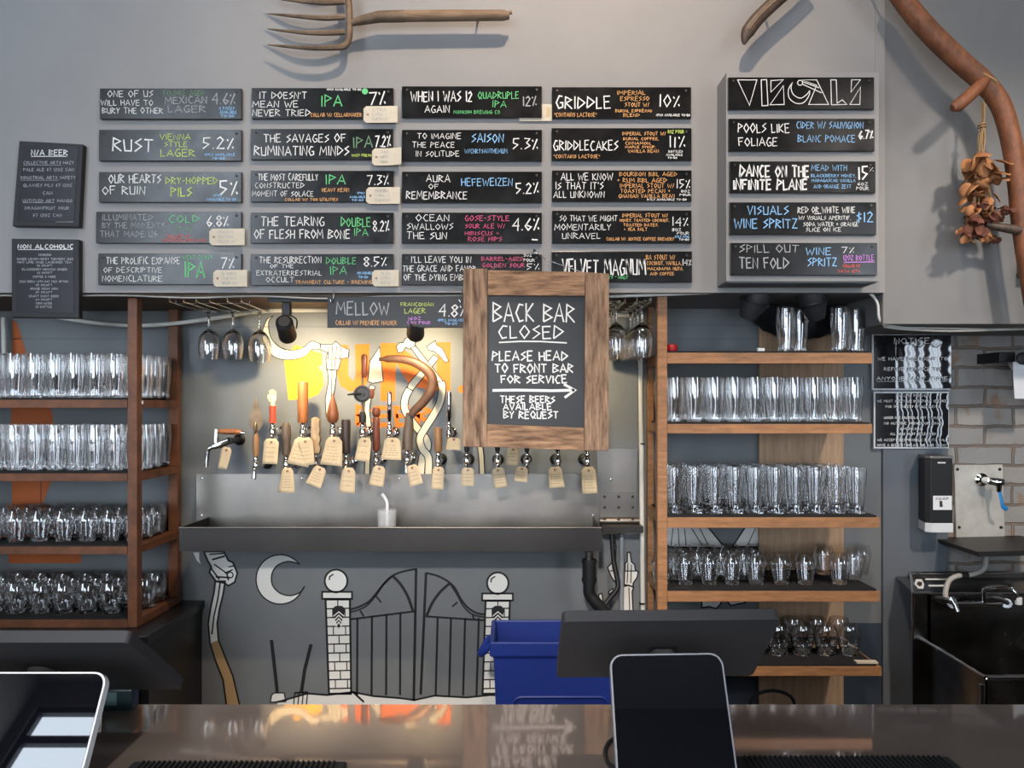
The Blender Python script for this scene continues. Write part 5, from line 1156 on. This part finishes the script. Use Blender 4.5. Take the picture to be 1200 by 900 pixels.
# towel roll on black arm
tr_ = empty('paper_roll', P(1196,470,2.70), 'white paper roll hanging on black holder at right edge', 'paper roll')
MB().lathe([(.012,-.05),(.045,-.05),(.045,.05),(.012,.05)], 26, Matrix.Translation(P(1207,422,2.70)) @ Matrix.Rotation(PI/2,4,'X'), closed=True).build('roll', M['wcool'], tr_, smooth=True)
p1 = [(1187.5,424),(1187.5,440),(1189,467),(1225,468),(1225,424)]
MB().pprism(p1, 2.655, 2.657).build('loose_sheet', M['wcool'], tr_)
rh = empty('roll_holder', P(1180,418,YB), 'black bracket holding the white paper roll', 'bracket')
MB().pbox(1171,412.5,1190,424.5,2.68,2.70).build('arm', M['black'], rh, bev=.003)
MB().lathe([(0,-.09),(.0105,-.09),(.0105,.07),(0,.07)], 14, Matrix.Translation(P(1207,422,2.70)) @ Matrix.Rotation(PI/2,4,'X')).build('spindle', M['black'], rh, smooth=True)
MB().box(X(1171,2.70), X(1176,2.70), 2.70, YB+.0295, Z(424.5,2.7), Z(412.5,2.7)).build('wall_bracket', M['black'], rh)
MB().lathe([(0,0),(.022,0),(.022,.008),(.014,.012),(0,.012)], 18, Matrix.Translation(P(1198,420,2.648)) @ Matrix.Rotation(PI/2,4,'X')).build('end_disc', M['black'], rh, smooth=True)
# sink
sk = empty('hand_sink', (2.0, 2.5, 0), 'stainless bar sink with high back at right edge', 'sink')
sx0, sx1, sf, sb = 1.425, 2.75, 2.31, 2.66; zr_ = Z(794, sf); zd = Z(695, sb); zk = Z(668.5, YB+.02)
x0b, x0d = X(1062.5,YB), X(1070,sb)
zq = zr_-.26
MB().add([(x0d,sb,zd),(sx1,sb,zd),(sx1,sb,zq),(x0d,sb,zq),(x0d,sb+.004,zd),(sx1,sb+.004,zd),(sx1,sb+.004,zq),(x0d,sb+.004,zq)], [(0,1,2,3),(4,5,6,7),(0,1,5,4),(2,3,7,6),(0,3,7,4),(1,2,6,5)]).build('back_panel', M['sinksteel'], sk)
zk2 = Z(676, YB-.016)
MB().add([(x0d,sb,zd),(sx1,sb,zd),(sx1,YB-.016,zk2),(x0d+.002,YB-.016,zk2)], [(0,1,2,3)]).build('ledge_deck', M['sinksteel'], sk, solid=.003)
MB().box(x0b, sx1, YB-.026, YB-.0125, zk2-.006, zk).build('back_rail', M['sinksteel'], sk, bev=.002)
MB().box(x0b, x0b+.012, sb, YB-.03, zr_, zd).build('side_return', M['sinksteel'], sk)
for pts in ([(x0d,sb,zd),(sx1,sb,zd)], [(sx0,sf,zr_),(sx1,sf,zr_)], [(sx0,sf,zr_),(sx0+.008,sb,zr_+.002)], [(x0b+.004,YB-.022,zk),(sx1,YB-.022,zk)], [(x0b+.004,YB-.022,zk-.004),(x0d,sb,zd)], [(x0d,sb,zd),(x0d,sb,zr_)]):
    MB().tube(pts, .006 if pts[0][1] != sf or pts[1][1] != sf else .009, 10).build('rolled_rim', M['chrome'], sk, smooth=True)
zf = zr_-.26
MB().box(sx0, sx0+.004, sf, sb, zf, zr_).build('side_panel', M['sinksteel'], sk)
MB().box(sx0+.03, sx1, sf+.03, sb-.004, zf+.02, zf+.024).build('basin_bottom', M['sinksteel'], sk)
MB().box(sx0+.03, sx0+.034, sf+.03, sb-.004, zf+.024, zr_-.012).build('basin_wall', M['sinksteel'], sk)
MB().box(sx0+.03, sx1, sf+.03, sf+.034, zf+.024, zr_-.012).build('basin_wall', M['sinksteel'], sk)
MB().box(sx0, sx1, sf, sf+.004, zf, zr_).build('front_apron', M['sinksteel'], sk)
for lx in (sx0+.03, sx1-.03):
    for ly in (sf+.03, sb-.05): MB().tube([(lx,ly,0),(lx,ly,zf)], .018, 12).build('leg', M['steel'], sk, smooth=True)
MB().tube([(X(1150.5,sf-.02),sf-.02,Z(799,sf)),(X(1150.5,sf-.02),sf-.02,.3)], .009, 10).build('drain_tube', M['chrome'], sk, smooth=True)
fc = empty('sink_faucet', P(1140,705,sb-.03), 'chrome two-handled sink faucet with bent spout', 'faucet')
MB().tube([P(1116,707,sb-.035), P(1180,708,sb-.035)], .011, 12).build('body', M['chrome'], fc, smooth=True)
for x in (1116, 1180):
    MB().tube([P(x,707,sb-.0005), P(x,707,sb-.05)], .016, 14).build('flange', M['chrome'], fc, smooth=True)
    MB().tube([P(x,706,sb-.05), P(x-10,702,sb-.075), P(x-22,699.5,sb-.085)], [.009,.008,.006], 10).build('lever', M['chrome'], fc, smooth=True)
MB().tube([P(1114,700,sb-.06), P(1119,708,sb-.07), P(1122,717,sb-.08)], [.009,.010,.007], 10).build('spray_nozzle', M['chrome'], fc, smooth=True)
MB().tube(spline([P(1154,706,sb-.04), P(1153,693,sb-.05), P(1160,688.5,sb-.07), P(1180,687.5,sb-.12), P(1188,692,sb-.14), P(1193,706,sb-.145)],5), .0075, 12).build('spout', M['chrome'], fc, smooth=True)
MB().lathe([(0,0),(.011,0),(.011,.022),(0,.022)], 14, Matrix.Translation(P(1193.5,708,sb-.145))).build('aerator', M['white'], fc, smooth=True)
ho = empty('grey_hose', P(1130,675,2.66), 'grey flexible hose bending over the sink back', 'hose')
MB().tube(spline([P(1155,650,2.66), P(1154.5,663,2.655), P(1149,670,2.65), P(1138,673.5,2.65), P(1122,675,2.645), P(1112,681,2.64), P(1108,694,2.62), P(1109,702,2.60)],5), .0085, 12).build('hose', M['cable'], ho, smooth=True)
MB().tube([P(1126,674.5,2.645), P(1133,674,2.65)], .0125, 12).build('clamp', M['black'], ho, smooth=True)
sn = empty('sticker', P(1090,688,2.72), 'small white round-logo sticker on sink ledge', 'sticker')
nrm = Vector((0, -(zk2-zd), YB-.016-sb)).normalized()
def deck(px, t): 
    y = sb+(YB-.016-sb)*t; z = zd+(zk2-zd)*t; return Vector((X(px, y), y, z))+nrm*.003
def dpoly(mbx, pl): 
    pts = [deck(x, t) for x, t in pl]; mbx.add(pts, [tuple(range(len(pts)))])
b = MB(); dpoly(b, [(1071.5,.5),(1076,.22),(1082,.22),(1083,.5),(1080,.8),(1073,.8)]); dpoly(b, [(1084,.75),(1110,.75),(1110,.85),(1084,.85)]); dpoly(b, [(1088,.35),(1110,.35),(1110,.45),(1088,.45)]); b.build('print', M['white'], sn)
b = MB(); pts = [deck(x, t)+nrm*.0006 for x, t in ((1074,.5),(1077,.35),(1080,.38),(1080.5,.6),(1076,.66))]; b.add(pts, [tuple(range(5))]); b.build('mark', M['ink'], sn)

# ---- blue bin
bn = empty('recycling_bin', (X(680,2.45), 2.5, 0), 'blue slim plastic bin standing behind the bar', 'bin')
f0, f1, k0, k1 = 2.37, 2.63, X(574,2.39), X(574,2.39)+.50
ztp = Z(751.5, 2.38); zh = ztp
ybk = 2.62
def ring(mbx, z, ins):  return [(k0+ins, f0+ins*.6, z), (k1-ins, f0+ins*.6, z), (k1-ins, ybk-ins*.6, z), (k0+ins, ybk-ins*.6, z)]
b = MB(); vv = ring(b, 0, .045)+ring(b, zh-.05, .012)+ring(b, zh-.045, .0)+ring(b, zh, .0)+ring(b, zh, .014)+ring(b, zh-.05, .018)+ring(b, .02, .05)
ff = [(3,2,1,0)]
for r in range(6):
    for k_ in range(4): a, c_ = r*4+k_, r*4+(k_+1) % 4; ff.append((a, c_, c_+4, a+4))
ff.append((24,25,26,27)); b.add(vv, ff); b.build('body', M['blue'], bn, bev=.006)
MB().tube(spline([(k0+.004,f0+.005,zh-.01),(k0-.028,f0+.02,zh-.045),(k0-.03,f0+.06,zh-.05),(k0-.004,f0+.12,zh-.02)],4), .010, 8, flat=.5).build('lifting_lug', M['blue'], bn, smooth=True)
pr = MB(); cpts = []
for (cx, cz, a0) in ((k1-.16, zh-.20, 0),(k0+.10, zh-.20, 90)): cpts += [(cx+.03*math.cos(math.radians(a0+k_*15)), cz+.03*math.sin(math.radians(a0+k_*15))) for k_ in range(7)]
cpts += [(k0+.07, .25), (k1-.13, .25)]
cp = [Vector((x, f0+.0075+(zh-z)/zh*.02-.008, z)) for x, z in cpts]+[]
MB().tube(cp+[cp[0]], .0045, 8).build('panel_ridge', M['blue'], bn, smooth=True)
# dim round thing under the right rack
oc = MB().tube([Vector((X(905,2.60)+.075*math.cos(a*PI/10), 2.60, Z(825,2.60)+.045*math.sin(a*PI/10))) for a in range(0,11)], .006, 8)
tag(oc.build('hose_loop', M['rubber'], smooth=True), 'black hose loop low behind the bar under right rack', 'hose')

# ================================================================== FRONT BAR
bar = empty('bar_counter', (0, 1.0, 0), 'front bar counter with brown reflective metal top', 'bar counter')
zc_ = 1.135; yfar = FPX*(EYE-zc_)/(825-HY)
MB().box(-2.6, 2.6, .55, yfar, zc_-.04, zc_).build('counter_top', M['counter'], bar, bev=.002)
MB().box(-2.6, 2.6, .72, yfar-.05, .02, zc_-.04).build('bar_front', M['soffwood'], bar)
def bar_mat(x0, x1, y_far, label):
    Yf = FPX*(EYE-zc_-.012)/(y_far-HY); a, c_ = X(x0,Yf), X(x1,Yf); Yn = Yf-.10
    e = empty('bar_mat', ((a+c_)/2, (Yf+Yn)/2, zc_+.0003), label, 'bar mat')
    MB().box(a-.012, c_+.012, Yn, Yf, zc_+.0003, zc_+.006).build('base', M['rubber'], e, bev=.003)
    b = MB(); n = int((c_-a)/.0065)
    for i in range(n): xx = a+(c_-a)*(i+.5)/n; b.add([(xx-.0021,Yn+.004,zc_+.006),(xx+.0021,Yn+.004,zc_+.006),(xx+.0015,Yf-.004,zc_+.006),(xx-.0015,Yf-.004,zc_+.006),(xx-.0011,Yn+.006,zc_+.0095),(xx+.0011,Yn+.006,zc_+.0095),(xx+.0009,Yf-.006,zc_+.0095),(xx-.0009,Yf-.006,zc_+.0095)], [(0,1,5,4),(1,2,6,5),(2,3,7,6),(3,0,4,7),(4,5,6,7)])
    o = b.build('ribbed_surface', M['rubber'], e); tag(o, kind='stuff')
bar_mat(168, 396, 886, 'black ribbed bar mat on the counter at left')
bar_mat(868, 1100, 880, 'black ribbed bar mat on the counter at right')

def slab(corners, th, r, name, m_, parent, nseg=6, shrink=0, lift=0):
    # corners: top-left, top-right, bottom-right, bottom-left of a tilted face; rounded corners, thickness away from the viewer
    tl, tr2, br, bl = [Vector(c) for c in corners]
    ctr = (tl+tr2+br+bl)/4; ux = (tr2-tl).normalized(); uz = ((tl+tr2)/2-(bl+br)/2).normalized(); n = ux.cross(uz).normalized()
    if n.y > 0: n = -n
    w_ = ((tr2-tl).length+(br-bl).length)/4-shrink; h = ((tl-bl).length+(tr2-br).length)/4-shrink
    pts = []
    for sx, sz, a0 in ((1,1,0),(-1,1,90),(-1,-1,180),(1,-1,270)):
        for k_ in range(nseg+1):
            a = math.radians(a0+90*k_/nseg); pts.append((sx*(w_-r)+r*math.cos(a), sz*(h-r)+r*math.sin(a)))
    vv = [ctr+ux*x+uz*z+n*lift for x, z in pts]+[ctr+ux*x+uz*z+n*(lift-th) for x, z in pts]; N = len(pts)
    b = MB().add(vv, [tuple(range(N)), tuple(range(2*N-1, N-1, -1))]+[(i, (i+1) % N, (i+1) % N+N, i+N) for i in range(N)])
    return b.build(name, m_, parent), ctr, n, ux, uz
def terminal(xc_pts, label, tab_pts, tab_label, bezel, tilt_stand):
    c = [P(*p) for p in xc_pts]
    w0 = (c[0]+c[1]+c[2]+c[3])/4
    e = empty('register_display', (w0.x, w0.y, zc_), label, 'register')
    o, ctr, n, ux, uz = slab(c, .016, .008, 'display_back', M['plastic'], e)
    b = MB(); 
    vv = [ctr+ux*x+uz*z+n*.001 for x, z in ((-.02,.012),(.02,.012),(.02,-.008),(-.02,-.008))]; b.add(vv, [(0,1,2,3)]); b.build('maker_badge', M['black'], e)
    oo, *_ = slab(c, .002, .007, 'screen', M['screen'], e, shrink=.004, lift=-.0165)
    top = (c[0]+c[1])/2
    MB().tube([ctr-n*.018+Vector((0,0,-.01)), Vector((ctr.x, ctr.y+.01, zc_+.012))], [.020,.022], 14).build('stand_neck', M['plastic'], e, smooth=True)
    MB().box(ctr.x-.05, ctr.x+.05, ctr.y-.02, ctr.y+.07, zc_+.0005, zc_+.014).build('stand_base', M['plastic'], e, bev=.004)
    t = [P(*p) for p in tab_pts]; tm = (t[0]+t[1]+t[2]+t[3])/4
    e2 = empty('customer_tablet', (tm.x, tm.y+.05, zc_), tab_label, 'tablet')
    o2, ctr2, n2, ux2, uz2 = slab(t, .012, .016, 'tablet_body', M[bezel], e2)
    slab(t, .0006, .0145, 'screen', M['screen'], e2, shrink=.0022, lift=.0007)
    MB().add([ctr2-n2*.012+ux2*x-uz2*.03+Vector((0,y,0)) for x, y in ((-.03,0),(.03,0),(.03,.03),(-.03,.03))]+[Vector((ctr2.x+x, ctr2.y+y, zc_+.01)) for x, y in ((-.04,.02),(.04,.02),(.04,.08),(-.04,.08))], [(0,1,2,3),(4,5,6,7),(0,1,5,4),(1,2,6,5),(2,3,7,6),(3,0,4,7)]).build('stand', M['plastic'], e2, bev=.003)
    MB().box(ctr2.x-.06, ctr2.x+.06, ctr2.y-.01, ctr2.y+.08, zc_+.0005, zc_+.0095).build('stand_base', M['plastic'], e2, bev=.003)
    return e, e2
dt, db = 1.03, 1.15
terminal([(660,728.5,dt),(915,726,dt),(882,791,db),(652,795,db)], 'dark grey register display seen from behind near bar centre',
         [(714,767,.985),(846,765,.985),(867,926,.904),(724,927,.904)], 'black portrait customer tablet standing before the central register', 'greybezel', 0)
dt, db = 1.0, 1.168
terminal([(-150,753,dt),(150,753,dt),(213,808,db),(-41.9,808,db)], 'dark grey register display seen from behind at left edge',
         [(-90,787.5,.985),(126.5,787.5,.985),(95,912,.9236),(-136,912,.9236)], 'glossy white-rimmed customer tablet at left edge', 'bezel', 0)
rd = empty('card_reader', (X(140,1.175), 1.175, zc_), 'small teal-tinted card reader under the left register', 'card reader')
MB().box(X(118,1.165), X(154,1.165), 1.165, 1.19, zc_+.0005, zc_+.034).build('body', mat('black_plastic_teal_reflections',(.012,.022,.025),.25), rd, bev=.003)  # teal reflections are mixed into the body and screen colours
MB().box(X(124,1.165), X(137,1.165), 1.1635, 1.1652, zc_+.01, zc_+.03).build('screen', mat('reader_screen',(.05,.09,.10),.1), rd)
# power cable loop beside the central tablet
lp = MB().tube(spline([(X(724,1.07),1.07,zc_+.0035),(X(713,1.05),1.05,zc_+.0035),(X(709,1.02),1.02,zc_+.0035),(X(713,.99),.99,zc_+.0035),(X(722,.975),.975,zc_+.0035)],6), .003, 8)
tag(lp.build('power_cable', M['black'], smooth=True), 'thin black cable loop beside the central tablet', 'cable')
for o in (*KG.values(), wg): bpy.data.objects.remove(o)
